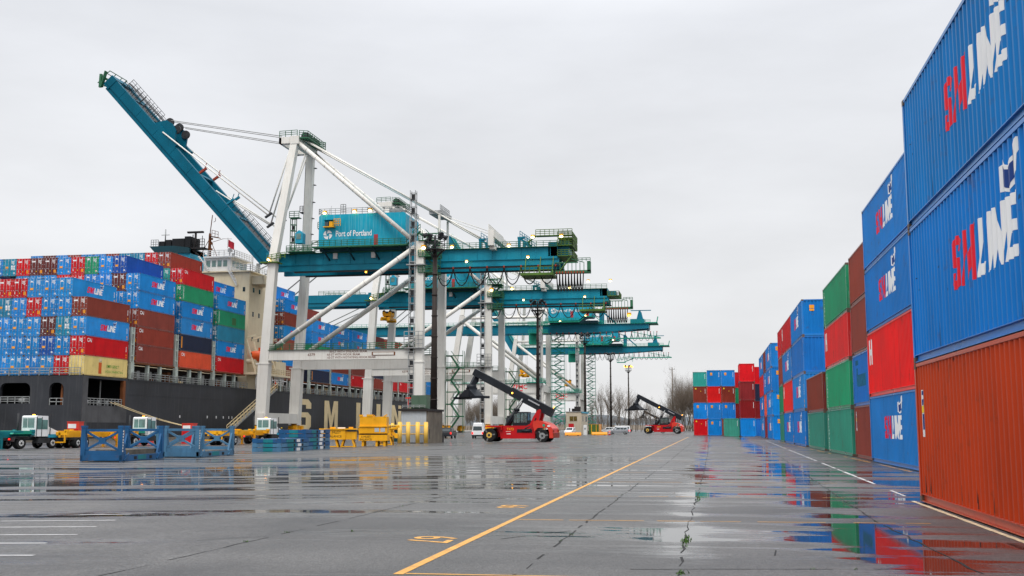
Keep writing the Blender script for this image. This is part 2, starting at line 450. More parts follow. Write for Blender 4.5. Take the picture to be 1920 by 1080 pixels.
# cracks and seams
mat('crack', (.012,.012,.012), .7)
k = MB(); cr = random.Random(3); weeds = []
def crack(pts, w=.03, jit=.12):
    pp = []
    for a, b_ in zip(pts[:-1], pts[1:]):
        n = max(2, int(math.dist(a, b_)/.45))
        for i in range(n): pp.append((a[0]+(b_[0]-a[0])*i/n+cr.uniform(-jit, jit)*.5, a[1]+(b_[1]-a[1])*i/n+cr.uniform(-jit, jit)*.5))
    for a, b_ in zip(pp[:-1], pp[1:]):
        if cr.random() < .22: continue
        strip(k, a, b_, w*cr.uniform(.3, 1.1), z=.003, seg=9)
        weeds.append(((a[0]+b_[0])/2, (a[1]+b_[1])/2))
crack([(-2.1,10),(-2.05,25),(-1.9,50),(-1.9,120)], .035, .06)
crack([(-.35,10),(-.4,16),(-.3,30),(-.2,60),(-.2,120)], .03, .05)
crack([(2.9,10),(2.7,20),(3.0,34),(3.6,60),(4.2,110)], .035, .06)
crack([(.7,13.5),(.85,15.2),(.75,16.2)], .02, .15); crack([(-.9,12.4),(3.1,13.2)], .025, .05)
crack([(-6.5,10),(-6.3,16),(-5.9,28),(-6,60)], .025, .06)
crack([(-3.0,15.4),(-1.9,17.2)], .03, .1); crack([(-7.2,14.6),(-4.8,16.6)], .02, .1)
for yy in (44, 58, 73, 90, 110): crack([(-28, yy), (-4, yy+1.5), (4, yy+2)], .05, .08)
tag(k.build('pavement_crack', MAT['crack']), kind='structure')
k = MB()
for (wx, wy) in weeds:
    if wy > 26 or cr.random() > .10: continue
    for _ in range(cr.randint(2, 9)):
        a = cr.uniform(0, 6.28); r0 = cr.uniform(0, .05); hh = cr.uniform(.01, .035); ax, ay = wx+r0*math.cos(a), wy+r0*math.sin(a)
        dx, dy = cr.uniform(-.03, .03), cr.uniform(-.03, .03)
        k.add([(ax-.006,ay,0),(ax+.006,ay,0),(ax+dx,ay+dy,hh)], [(0,1,2)])
for (cx_, cy_, nn, sp) in ((-.37,15.6,60,.35),(-.35,12.2,20,.08),(-.30,24.5,30,.5)):
    for _ in range(nn):
        ax, ay = cx_+cr.gauss(0,.03), cy_+cr.gauss(0, sp); hh = cr.uniform(.012,.045)
        k.add([(ax-.007,ay,0),(ax+.007,ay,0),(ax+cr.uniform(-.03,.03),ay+cr.uniform(-.03,.03),hh)], [(0,1,2)])
tag(k.build('weeds', MAT['leaf']), 'tufts of green weed growing in the pavement seams', 'weeds', kind='stuff')
# ------------------------------------------------------------------ containers
CW = 2.438
HC, ST = 2.896, 2.591
PAL = dict(rowblue=(.003,.205,.62), smblue=(.008,.235,.62), blue=(.004,.16,.58), deepblue=(.008,.085,.36), navy=(.016,.022,.055), teal=(.012,.24,.40), red=(.60,.006,.012),
           brightred=(.74,.010,.010), darkred=(.26,.012,.014), brown=(.26,.040,.024), maroon=(.13,.022,.020), rust=(.52,.050,.006), green=(.010,.29,.13), palegreen=(.035,.27,.19),
           sea=(.02,.36,.32), orange=(.78,.085,.028), cream=(.86,.62,.25))
CNAME = dict(rowblue='blue', smblue='blue', blue='blue', deepblue='deep blue', navy='navy grey', teal='teal blue', red='red', brightred='bright red', darkred='dark red', brown='brown',
             maroon='maroon', rust='rust orange', green='green', palegreen='pale green', sea='sea green', orange='orange', cream='cream')
PER = .278; DEP = .042
def prof(t):
    """depth of the corrugation (0 outside, DEP inside) along the wall"""
    t = (t / PER) % 1.0
    if t < .26: return 0.0
    if t < .50: return DEP*(t-.26)/.24
    if t < .76: return DEP
    return DEP*(1-(t-.76)/.24)
def breaks(a, b):
    out = []; k0 = int(math.floor(a/PER))-1
    while k0*PER < b+PER:
        for t in (0, .26, .50, .76):
            y = (k0+t)*PER
            if a < y < b: out.append(y)
        k0 += 1
    return [a]+out+[b]
PM = [MAT['container paint']]
CM = {}
def cmesh(L, H):
    """shared meshes of one container size: frame, side walls, blank end, roof, doors"""
    if (L, H) in CM: return CM[(L, H)]
    hl = L/2; hw = CW/2; d = {}
    f = MB()
    for sx in (-1, 1):
        for sy in (-1, 1):
            f.box((min(sx*hw, sx*(hw-.11)), min(sy*hl, sy*(hl-.13)), .118), (max(sx*hw, sx*(hw-.11)), max(sy*hl, sy*(hl-.13)), H-.118))
        xo, xw, xl = sx*(hw-.004), sx*(hw-.055), sx*(hw-.12)
        f.box((min(xl,xw), -hl+.18, .012), (max(xl,xw), hl-.18, .15))
        f.box((min(xl,xo), -hl+.13, .150), (max(xl,xo), hl-.13, .164))
        f.box((min(xw,xo), -hl+.18, .004), (max(xw,xo), hl-.18, .022))
        f.box((min(xl+.02*sx,xo), -hl+.13, H-.075), (max(xl+.02*sx,xo), hl-.13, H-.006))
    for sy in (-1, 1):
        ya, yb = sy*(hl-.004), sy*(hl-.11)
        f.box((-hw+.115, min(ya,yb), .01), (hw-.115, max(ya,yb), .16))
        f.box((-hw+.115, min(ya,yb), H-.10), (hw-.115, max(ya,yb), H-.004))
    for i in range(int(L/.9)):
        y = -hl+.5+i*.9
        if y < hl-.4: f.box((-hw+.13, y-.03, .02), (hw-.13, y+.03, .13))
    f.box((-hw+.13, -hl+.12, .131), (hw-.13, hl-.12, .149))
    for sx in (-1, 1):
        for sy in (-1, 1):
            for z in (0, H-.118):
                x0, x1 = sorted((sx*(hw+.003), sx*(hw-.16))); y0, y1 = sorted((sy*(hl+.003), sy*(hl-.175)))
                f.box((x0, y0, z), (x1, y1, z+.118), 1)
    d['frame'] = f.mesh('frame', [MAT['container frame paint'], MAT['casting']])
    for sx in (-1, 1):
        w = MB(); ys = breaks(-hl+.135, hl-.135)
        vs = []
        for y in ys:
            x = sx*(hw-.014-prof(y)); vs += [(x, y, .165), (x, y, H-.076)]
        w.add(vs, [(2*i, 2*i+2, 2*i+3, 2*i+1) for i in range(len(ys)-1)])
        d['side%d' % sx] = w.mesh('side_wall', PM)
    w = MB(); xs_ = breaks(-hw+.115, hw-.115); vs = []
    for x in xs_:
        y = hl-.02-prof(x+.07)*1.2; vs += [(x, y, .161), (x, y, H-.101)]
    w.add(vs, [(2*i, 2*i+2, 2*i+3, 2*i+1) for i in range(len(xs_)-1)])
    d['end'] = w.mesh('end_wall', PM)
    w = MB(); ys = breaks(-hl+.12, hl-.12); vs = []
    for y in ys: vs += [(-hw+.10, y, H-.012-prof(y)*.5), (hw-.10, y, H-.012-prof(y)*.5)]
    w.add(vs, [(2*i, 2*i+2, 2*i+3, 2*i+1) for i in range(len(ys)-1)])
    d['roof'] = w.mesh('roof', PM)
    for sx in (-1, 1):
        w = MB(); x0, x1 = sorted((sx*.012, sx*(hw-.118))); yo = -hl+.03
        w.box((x0, yo, .165), (x1, yo+.05, H-.105))
        n = 5; zh = (H-.27)/n
        for i in range(n):                                   # raised horizontal panels of the leaf
            z = .165+i*zh
            w.box((x0+.07, yo-.022, z+.07), (x1-.07, yo+.0, z+zh-.05))
        for i in range(4):
            z = .35+i*(H-.7)/3
            xa = x1 if sx > 0 else x0
            w.box((xa-.09, yo-.03, z-.05), (xa+.09, yo-.003, z+.05), 1)
        d['door%d' % sx] = w.mesh('door', [MAT['container door paint'], MAT['lock rod']])
        for k_, fx in enumerate((.22, .72)):
            b_ = MB(); xx = sx*(.012+fx*(hw-.13))
            b_.tube((xx, yo-.05, .06), (xx, yo-.05, H-.03), .022, 6)
            for z in (.2, .9, 1.5, H-.3): b_.box((xx-.05, yo-.06, z-.04), (xx+.05, yo-.02, z+.04))
            b_.box((min(xx, xx+.36*(1 if k_ == 0 else -1)*sx), yo-.08, 1.08), (max(xx, xx+.36*(1 if k_ == 0 else -1)*sx), yo-.05, 1.13))
            d['bar%d%d' % (sx, k_)] = b_.mesh('locking_bar', [MAT['lock rod']])
    CM[(L, H)] = d
    return d

GL = dict(
 S=[(.12,0),(.44,0),(.56,.12),(.56,.46),(.44,.58),(.2,.58),(.2,.82),(.36,.82),(.36,.70),(.56,.70),(.56,.88),(.44,1),(.12,1),(0,.88),(0,.54),(.12,.42),(.36,.42),(.36,.18),(.2,.18),(.2,.32),(0,.32),(0,.12)],
 M=[(0,0),(.19,0),(.19,.6),(.33,.05),(.43,.05),(.57,.6),(.57,0),(.76,0),(.76,1),(.52,1),(.38,.48),(.24,1),(0,1)],
 L=[(0,0),(.45,0),(.45,.2),(.2,.2),(.2,1),(0,1)], I=[(0,0),(.2,0),(.2,1),(0,1)],
 N=[(0,0),(.19,0),(.19,.6),(.44,0),(.62,0),(.62,1),(.43,1),(.43,.42),(.19,1),(0,1)],
 E=[(0,0),(.5,0),(.5,.19),(.2,.19),(.2,.41),(.46,.41),(.46,.59),(.2,.59),(.2,.81),(.5,.81),(.5,1),(0,1)])
LAY = [('S',0,0),('M',.66,0),('L',1.60,1),('I',2.11,1),('N',2.35,1),('E',3.01,1)]
def logo_polys(sx=1.2, sy=.93):
    out = []
    for ch, off, mi in LAY:
        out.append(([((u+off-1.78+.16*v)*sx, v*sy) for u, v in GL[ch]], mi))
    # two-peaked sail emblem over the last letter: white edge, navy field
    def em(pts): return [((u-1.78)*sx, v*sy) for u, v in pts]
    outer = [(u, 1.04+(v-1.04)*.82) for u, v in [(2.98,1.16),(2.98,1.66),(3.16,1.76),(3.24,1.62),(3.36,1.56),(3.52,1.72),(3.72,1.98),(3.86,1.92),(3.72,1.66),(3.70,1.34),(3.56,1.20),(3.46,1.08),(3.30,1.06),(3.14,1.14)]]
    inner = [(u, 1.04+(v-1.04)*.82) for u, v in [(3.05,1.21),(3.05,1.62),(3.14,1.67),(3.21,1.54),(3.37,1.48),(3.54,1.63),(3.65,1.76),(3.63,1.40),(3.52,1.27),(3.43,1.15),(3.32,1.12),(3.17,1.21)]]
    out.append((em(outer), 1)); out.append((em(inner), 2))
    return out
def conform(polys, L, side, z0, lift=.004, name='logo', mats=None):
    """flat outlines laid onto the corrugated wall of one side"""
    bm = bmesh.new(); hw = CW/2
    for k_, (pts, mi) in enumerate(polys):
        vs = [bm.verts.new((lift*(2 if mi == 2 else 1), (u if side > 0 else -u), z0+w)) for u, w in pts]
        f = bm.faces.new(vs); f.material_index = mi
    bm.normal_update()
    bmesh.ops.triangulate(bm, faces=bm.faces[:])
    ylo = min(v.co.y for v in bm.verts); yhi = max(v.co.y for v in bm.verts)
    for y in breaks(ylo, yhi)[1:-1]:
        bmesh.ops.bisect_plane(bm, geom=bm.verts[:]+bm.edges[:]+bm.faces[:], plane_co=(0, y, 0), plane_no=(0,1,0), dist=1e-5)
    for v in bm.verts: v.co.x = side*(hw-.014-prof(v.co.y)+v.co.x)
    bmesh.ops.recalc_face_normals(bm, faces=bm.faces)
    for f in bm.faces:
        if f.normal.x*side < 0: f.normal_flip()
    me = bpy.data.meshes.new(name); bm.to_mesh(me); bm.free()
    for m in (mats or [MAT['logo red'], MAT['logo white'], MAT['logo navy']]): me.materials.append(m)
    return me
def rect(u0, v0, u1, v1, mi=0): return ([(u0,v0),(u1,v0),(u1,v1),(u0,v1)], mi)
def rects_of_text(txt, size, cx, cy, vertical=False, mi=0, bold=.004):
    vs, fs = text_faces(txt, size, bold)
    if vertical: return [([(cx+vs[i][0], cy+vs[i][1]) for i in f], mi) for f in fs]
    return [([(cx+vs[i][0], cy+vs[i][1]) for i in f], mi) for f in fs]
DEC = {}
WYO = [MAT['mark white'], MAT['sticker orange'], MAT['sticker yellow'], MAT['logo navy']]
def decal(kind, L, H, side):
    """shared marking meshes on a side wall or end; returns (part name, mesh)"""
    key = (kind, L, H, side)
    if key in DEC: return DEC[key]
    hl = L/2; r = ('marking', None)
    if kind == 'logo':
        s = 1.0 if L > 8 else .62
        r = ('logo', conform(logo_polys(1.2*s, .93), L, side, H*.37))
    elif kind == 'edge':                      # number strip and warning stickers at the far end of the wall
        e = hl-.55
        P = [rect(e-.05, 1.2+.17*i, e+.10, 1.31+.17*i, 0) for i in range(5)]+[rect(e-.03, .55, e+.22, .80, 1), rect(e-.03, .22, e+.22, .42, 1)]
        r = ('marking', conform(P, L, side, 0, mats=WYO, name='marking'))
    elif kind == 'letter_h':
        r = ('marking', conform(rects_of_text('H', 1.45, -hl+.95, H-.95, bold=.075), L, side, 0, mats=WYO, name='marking'))
    elif kind == 'letter_cai':
        r = ('marking', conform(rects_of_text('CAI', .80, -hl+1.25, H-.62, bold=.02), L, side, 0, mats=WYO, name='marking'))
    elif kind == 'vertical':
        P = []
        for i, ch in enumerate('EVERGREEN'):
            P += rects_of_text(ch, .36, -hl+.55, H-.42-.25*i)
        r = ('marking', conform(P, L, side, 0, mats=WYO, name='marking'))
    elif kind == 'orange_bar':
        r = ('marking', conform([rect(-hl+.35, .5, -hl+.75, H-.4, 1)], L, side, 0, mats=WYO, name='marking'))
    elif kind == 'badge':
        e = -hl+.62
        P = [rect(e-.02, 1.35, e+.20, 2.32, 0), rect(e, 1.50, e+.18, 1.82, 3), ([(e,1.84),(e+.18,1.92),(e+.18,2.06),(e,1.98)],2), ([(e,2.00),(e+.18,2.08),(e+.18,2.20),(e,2.12)],3), rect(e, 2.215, e+.18, 2.30, 3)]
        me = conform(P[:1], L, side, 0, lift=.003, mats=WYO, name='marking')
        me2 = conform(P[1:], L, side, 0, lift=.007, mats=WYO, name='marking')
        bm = bmesh.new(); bm.from_mesh(me); bm.from_mesh(me2); bm.to_mesh(me); bm.free(); r = ('marking', me)
    elif kind == 'touch_up':
        m1 = MAT.get('fresh orange') or mat('fresh orange', (.80,.055,.006), .35, var=.25, scale=2.5)
        m2 = MAT.get('tar streak') or mat('tar streak', (.05,.012,.008), .6, var=.4, scale=4)
        rr = random.Random(4); P = []
        for u, z0_, z1_, w in ((2.45,.25,1.55,.10),(2.62,.2,1.25,.06),(2.30,.3,.9,.07)): P.append(([(u,z0_),(u+w,z0_),(u+w*.8,z1_),(u+w*.2,z1_*.96)], 0))
        for i in range(22):
            u = rr.uniform(-5.7, 5.6); z0_ = rr.uniform(.17,.3); z1_ = z0_+rr.uniform(.08,.35); w = rr.uniform(.015,.04); P.append(([(u,z0_),(u+w,z0_),(u+w*.6,z1_),(u+w*.4,z1_)], 1))
        for i in range(12):
            u = rr.uniform(-5.7, 5.6); z1_ = H-.1; z0_ = z1_-rr.uniform(.05,.22); w = rr.uniform(.01,.03); P.append(([(u+w*.4,z0_),(u+w*.6,z0_),(u+w,z1_),(u,z1_)], 1))
        r = ('paint_damage', conform(P, L, side, 0, lift=.002, mats=[m1, m2], name='paint_damage'))
    elif kind == 'scrapes':
        m2 = MAT.get('scrape') or mat('scrape', (.006,.06,.16), .6, var=.5, scale=5)
        rr = random.Random(int(H*10)+9); P = []
        for i in range(16):
            u = rr.uniform(-5.6, 5.4); z = rr.uniform(.3, 2.5); l = rr.uniform(.02,.06); hh = rr.uniform(.03,.09); P.append(([(u,z),(u+l,z+hh*.3),(u+l*.8,z+hh),(u+l*.2,z+hh*.8)], 0))
        for i in range(14):
            u = rr.uniform(-5.7, 5.6); z0_ = .17; z1_ = z0_+rr.uniform(.1,.5); w = rr.uniform(.01,.04); P.append(([(u,z0_),(u+w,z0_),(u+w*.6,z1_),(u+w*.4,z1_)], 0))
        r = ('paint_damage', conform(P, L, side, 0, lift=.002, mats=[m2], name='paint_damage'))
    elif kind == 'patch_green':
        m_ = MAT.get('patch') or mat('patch', (.05,.14,.05), .6)
        r = ('repair_patch', conform([rect(-.9+1.0, .5, .9+1.0, 1.9, 0)], L, side, 0, mats=[m_], name='repair_patch'))
    elif kind == 'stamp':
        m_ = MAT.get('faded print') or mat('faded print', (.008,.12,.22), .6, var=.4, scale=4)
        P = [rect(-1.9, 2.05, -.9, 2.3), rect(-1.2+.1, .95, 1.5, 1.55), rect(-1.6, 1.0, -1.2, 1.9)]
        r = ('faded_print', conform(P, L, side, 0, mats=[m_], name='faded_print'))
    elif kind == 'shore':
        m1 = MAT.get('stencil green') or mat('stencil green', (.10,.30,.04), .6)
        P = []
        vs, fs = text_faces('EMERGENCY', .62, .006); P += [([(1.9+vs[i][0], 1.55+vs[i][1]) for i in f], 0) for f in fs]
        vs, fs = text_faces('SHORE CONNECTION', .50, .006); P += [([(2.3+vs[i][0], .75+vs[i][1]) for i in f], 0) for f in fs]
        P += [rect(-2.15, .35, -1.25, 2.05, 1), rect(-2.1, 2.12, -1.3, 2.6, 2)]
        r = ('marking', conform(P, L, side, 0, mats=[m1, MAT['orange door'] if 'orange door' in MAT else mat('orange door', (.55,.10,.02), .5, rust=.4), MAT['cream paint']], name='marking'))
    elif kind in ('end_orange', 'end_dark', 'end_plain'):  # stickers on a blank end (drawn at +Y end)
        k = MB(); y = hl-.012
        def rc(x0, z0, x1, z1, mi): k.box((x0, y-.012, z0), (x1, y, z1), mi)
        if kind == 'end_orange':
            rc(.25, H-.72, .62, H-.45, 1); rc(.25, H-.92, .62, H-.76, 1)
        elif kind == 'end_dark': rc(.62, H-.5, .86, H-.26, 2); rc(-.2, H-.9, -.08, H-.78, 2)
        for i in range(6): rc(-.95, H-.5-.15*i, -.87, H-.39-.15*i, 0)
        r = ('marking', k.mesh('marking', WYO))
    elif kind in ('door_sm', 'door_red', 'door_green', 'door_card'):
        k = MB(); y = -hl-.005; rr = random.Random(hash(kind) % 97)
        def rc(x0, z0, x1, z1, mi, up=0): k.box((x0, y+.0-up, z0), (x1, y+.012-up, z1), mi)
        for i in range(3): rc(.30, H-.45-.16*i, .85-.12*(i % 2), H-.37-.16*i, 0)
        rc(.55, H-.95, .80, H-.85, 0); rc(-.5, .30, -.3, .38, 0); rc(.7, .35, .95, .62, 0 if kind != 'door_red' else 1)
        if kind == 'door_sm': k.add([(-.9,y,H-.62),(-.2,y,H-.62),(-.5,y,H-.42),(-.62,y,H-.34),(-.72,y,H-.46)], [(0,1,2,3,4)], 0); rc(-.85, 1.10, -.25, 1.42, 1)
        elif kind == 'door_red': rc(-.95, H-.68, -.3, H-.46, 0); rc(-.9, .55, -.75, .95, 0); rc(.62, .42, 1.0, .9, 1); rc(-.12, .6, .02, .75, 2)
        elif kind == 'door_green': rc(-.9, H-.6, -.45, H-.25, 0); rc(.66, .4, .9, .6, 1)
        elif kind == 'door_card':
            for a in (0, 1):
                for b_ in (0, 1): rc(.25+.4*a, 1.0+.42*b_, .55+.4*a, 1.35+.42*b_, 0)
            rc(-.85, 1.3, -.3, 1.6, 1)
        r = ('marking', k.mesh('marking', WYO))
    DEC[key] = r
    return r

def container(color, loc, label, group, L=12.19, H=HC, rot=0.0, doors=True, bars=True, side=1, decals=(), enddec=None, doordec=None, tint=0):
    """one freight container; doors look to -Y when rot is 0; side = which side wall is decorated"""
    d = cmesh(L, H); c = PAL[color]; f = 1+rnd.uniform(-.15, .12); fade = rnd.uniform(0, .05)
    c = tuple(min(1, a*f*rnd.uniform(.95, 1.05)*(1-fade)+fade*.35) for a in c)
    root = thing('shipping_container', label, 'container', loc, rot, group)
    def part(n, me):
        o = link(n, me, root); o.color = (*c, 1); return o
    part('frame', d['frame']); part('side_wall', d['side1']); part('side_wall', d['side-1']); part('roof', d['roof']); part('end_wall', d['end'])
    if doors:
        for sx in (-1, 1):
            do = part('door', d['door%d' % sx])
            if bars:
                for k_ in (0, 1):
                    link('locking_bar', d['bar%d%d' % (sx, k_)], do)
    for k_ in decals:
        n, me = decal(k_, L, H, side); link(n, me, root)
    if enddec: n, me = decal(enddec, L, H, 0); link(n, me, root)
    if doordec: n, me = decal(doordec, L, H, 0); link(n, me, root)
    return root

NTH = ['bottom', 'second', 'third', 'fourth', 'fifth', 'sixth', 'seventh', 'eighth']
# ---- right-hand row: blank ends look to the camera (rot = pi), decorated side faces -X
RG = 'containers stacked along the right side of the yard'
def stack(x, y0, L, H, cols, where, decs, hts=None, **kw):
    z = 0.02
    for i, c in enumerate(cols):
        h = hts[i] if hts else H
        dd = decs[i]
        e_ = kw.get('ends', [None]*9)[i]
        what = CNAME[c]+' container'+(' with lettering' if 'logo' in dd else ' with white letter' if 'letter_h' in dd else '')
        container(c, (x+CW/2, y0+L/2, z), '%s, %s tier of %s' % (what, NTH[i], where), RG, L=L, H=h, rot=math.pi, doors=False,
                  side=1, decals=dd, enddec=e_)
        z += h+.012
N_ = ()
LG = ('logo', 'edge')
stack(4.34, 12.3, 12.19, HC, ['rust','rowblue','rowblue'], 'nearest right stack', [('badge', 'touch_up'), ('logo', 'scrapes'), ('logo', 'scrapes')])
stack(7.25, 40.2, 12.19, HC, ['rowblue','brightred','rowblue','rowblue'], 'stack behind the nearest one', [('logo',), ('letter_h',), LG, LG])
stack(7.40, 53.05, 6.06, ST, ['brown','blue','brown','brown'], 'short stack by the green one', [('badge',), ('stamp',), N_, N_])
stack(7.40, 60.4, 12.19, ST, ['palegreen','green','brightred','green'], 'tall green stack', [('vertical',), ('vertical',), ('letter_h',), ('vertical',)])
stack(7.40, 74.7, 12.19, ST, ['palegreen','brown'], 'two high stack', [('vertical',), N_])
stack(7.35, 88.4, 12.19, HC, ['rowblue','rowblue','blue','rowblue'], 'all blue stack', [LG, LG, N_, ('logo',)], ends=[None, None, 'end_plain', 'end_orange'])
stack(7.35, 101.2, 12.19, HC, ['rowblue','brightred','rowblue','red'], 'blue and red stack', [LG, ('letter_h',), LG, ('letter_h',)])
stack(7.35, 114.1, 6.06, HC, ['palegreen','green','brown','red'], 'narrow stack by the gap', [N_, N_, N_, N_])
stack(7.35, 134.2, 12.19, HC, ['rowblue']*4, 'blue orange-stickered stack', [LG]*4, ends=['end_orange']*4)
stack(7.35, 147.2, 6.06, HC, ['darkred','orange','rowblue','brown'], 'short stack behind orange stickers', [N_, N_, ('logo',), N_])
stack(7.35, 154.0, 12.19, HC, ['rowblue','rowblue','red','rowblue'], 'farthest row stack', [('logo',), ('logo',), N_, ('logo',)])
# ---- stacks across the end of the lane
RG = 'containers stacked across the end of the lane'
def block(x, y, cols, where, hts=None, L=6.06, ends=None):
    z = .02
    for i, c in enumerate(cols):
        h = hts[i] if hts else HC
        container(c, (x+CW/2, y+L/2, z), '%s container end, %s tier of %s' % (CNAME[c], NTH[i], where), RG, L=L, H=h, rot=math.pi, doors=False,
                  enddec=(ends[i] if ends else 'end_plain'))
        z += h+.012
EO, ED, EP = 'end_orange', 'end_dark', 'end_plain'
block(-2.92, 198, ['red','rowblue','brown','sea'], 'leftmost column closing the lane', hts=[HC, HC, HC, ST], ends=[ED, EO, ED, EP])
block(-.44, 198, ['rowblue','rowblue','brightred','rowblue'], 'column right of the leftmost one', ends=[EO, EO, EP, EO])
block(2.04, 198, ['brown','rowblue','brown','rowblue'], 'third column, partly behind the green one', ends=[EP, EO, ED, EO])
block(4.55, 206, ['darkred','darkred','green','red'], 'column half hidden behind the dark red one')
block(2.15, 178.5, ['palegreen'], 'single green column before the lane end')
block(4.72, 178, ['rowblue','darkred','darkred','red'], 'nearer dark red column on a blue base')
block(7.3, 188, ['blue','darkred','navy','red'], 'column tucked behind the row')
# ------------------------------------------------------------------ container ship
SX = -91.0                       # outer face of the quay-side containers; the hull is just inside it
HX = -90.75
SHIPW = 40.0
ship = thing('container_ship', 'black hulled container ship with cream deckhouse moored along the quay', 'ship', (HX, 146, 0))
def sp(mb, name, mats, parent=ship): 
    o = mb.build(name, mats, None); o.parent = parent
    if parent is ship: o.matrix_parent_inverse = ship.matrix_basis.inverted()
    return o
DZ = 9.1
h = MB()
# quay-side plating from the mooring-deck opening to the bow, slightly tumbling in at the bow
sec = [(158.6, 0), (200, 0), (260, 0), (330, 0), (372, -2.5), (396, -8), (412, -19)]
for (y0, d0), (y1, d1) in zip(sec[:-1], sec[1:]):
    for z0, z1 in ((-6, 2.0), (2.0, DZ)):
        h.add([(HX+d0, y0, z0), (HX+d1, y1, z0), (HX+d1, y1, z1), (HX+d0, y0, z1)], [(0,1,2,3)])
h.box((HX-.5, 158.6, DZ-.25), (HX+.08, 330, DZ+.0))
# side below and beside the stern opening
h.box((HX-.6, 146.9, -6), (HX, 158.6, 4.75)); h.box((HX-.6, 157.9, 4.75), (HX, 158.6, 8.75))
h.box((HX-.6, 146.9, 8.75), (HX, 158.6, DZ))
for z in (1.2, 6.6): h.box((HX, 158.7, z), (HX+.03, 330, z+.05))
# transom with its rounded openings
T0, T1 = 146.0, 146.6
op = [(-HX+3.05, -HX+5.4, 4.75, 8.05), (-HX+8.5, -HX+13.5, 5.0, 8.05), (-HX+18, -HX+23, 5.0, 8.05)]   # measured towards -X
h.box((HX-SHIPW, T0, 8.05), (HX, T1, DZ)); h.box((HX-SHIPW, T0, -6), (HX, T1, 4.75))
xe = HX
for a, b_, z0, z1 in op:
    h.box((-a, T0, 4.75), (xe, T1, 8.05))
    if z0 > 4.75: h.box((-b_, T0, 4.75), (-a, T1, z0))
    for cx, sg in ((-a, -1), (-b_, 1)):                           # rounded upper corners
        pts = [(0,0),(.9,0),(.62,-.07),(.34,-.22),(.14,-.45),(.04,-.7),(0,-.95)]
        h.prism([(cx+sg*u, z1+w) for u, w in pts], lambda u, w, t: (u, t, w), T0, T1)
    xe = -b_
h.box((HX-SHIPW, T0, 4.75), (xe, T1, 8.05))
h.box((HX-SHIPW, 146.6, -6), (HX-SHIPW+.6, 400, DZ))
sp(h, 'hull', MAT['hull black'])
m_ = MB(); m_.add([(HX-.0, 146.0, 5.0), (HX+.01, 147.2, 5.0), (HX+.01, 147.2, 9.08), (HX, 146.0, 9.08)], [(0,1,2,3)]); m_.box((HX-.02, 146.05, .5), (HX+.012, 147.4, 9.05)); m_.box((HX-.02, 147.41, 2.2), (HX+.012, 158.5, 4.7))
sp(m_, 'worn_plating', MAT['hull grey'])
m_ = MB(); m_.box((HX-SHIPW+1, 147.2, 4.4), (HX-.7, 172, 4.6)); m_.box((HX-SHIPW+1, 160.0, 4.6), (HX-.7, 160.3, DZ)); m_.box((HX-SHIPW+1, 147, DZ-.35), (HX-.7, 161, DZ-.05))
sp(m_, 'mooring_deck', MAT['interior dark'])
m_ = MB(); m_.box((HX-3.9, 146.65, 4.75), (HX-3.6, 148.6, 8.0)); m_.box((HX-5.2, 148.6, 4.8), (HX-3.9, 148.8, 6.2)); m_.box((HX-.55, 157.3, 4.75), (HX+.05, 157.9, 8.75))
sp(m_, 'rusty_fairing', MAT['rust brown'])
m_ = MB()
m_.rail((HX-13.4, 146.1, 5.0), (HX-8.6, 146.1, 5.0), 1.0, 1.2, .05, mids=2); m_.rail((HX-.15, 147.4, 4.75), (HX-.15, 157.2, 4.75), 1.05, 1.0, .05, mids=2)
m_.rail((HX-5.3, 146.1, 4.75), (HX-3.1, 146.1, 4.75), 1.0, 1.1, .05, mids=1)
m_.rail((HX-22, T0-.1, DZ), (HX-.5, T0-.1, DZ), 1.15, 1.6, .05, mids=2)
sp(m_, 'stern_railing', MAT['galvanised'])
for yy in (149.5, 152.6, 155.0):
    m_ = MB(); m_.tube((HX-1.4, yy, 4.6), (HX-1.4, yy, 5.6), .28, 10); m_.box((HX-1.8, yy-.5, 4.6), (HX-1.0, yy+.5, 4.75)); sp(m_, 'mooring_bitt', MAT['galvanised'])
m_ = MB()
m_.tube((HX-11, 147.4, 5.4), (HX-10, 147.4, 5.4), .5, 12); sp(m_, 'winch_drum', MAT['galvanised'])
m_ = MB(); m_.beam((HX-2, 154, 4.6), (HX-2, 154, 8.7), .15); sp(m_, 'deck_pillar', MAT['galvanised'])
# name lettering on the side
def hullglyph(ch, y0, w, z0=.7, hgt=7.1):
    m_ = MB()
    pts = GL[ch]; sx = w/max(u for u, v in pts)
    vs = [(HX+.06, y0+u*sx, z0+v*hgt) for u, v in pts]
    bm = bmesh.new(); f = bm.faces.new([bm.verts.new(p) for p in vs]); bm.normal_update(); bmesh.ops.triangulate(bm, faces=[f]); bm.verts.index_update()
    m_.add([tuple(v.co) for v in bm.verts], [tuple(v.index for v in f.verts) for f in bm.faces]); bm.free(); sp(m_, 'hull_letter', MAT['hull cream'])
for ch, y0, w in (('S',230.2,9.2),('M',248.2,9.6),('L',272,7.5),('I',289.5,3.6),('N',304,10),('E',322,9)): hullglyph(ch, y0, w)
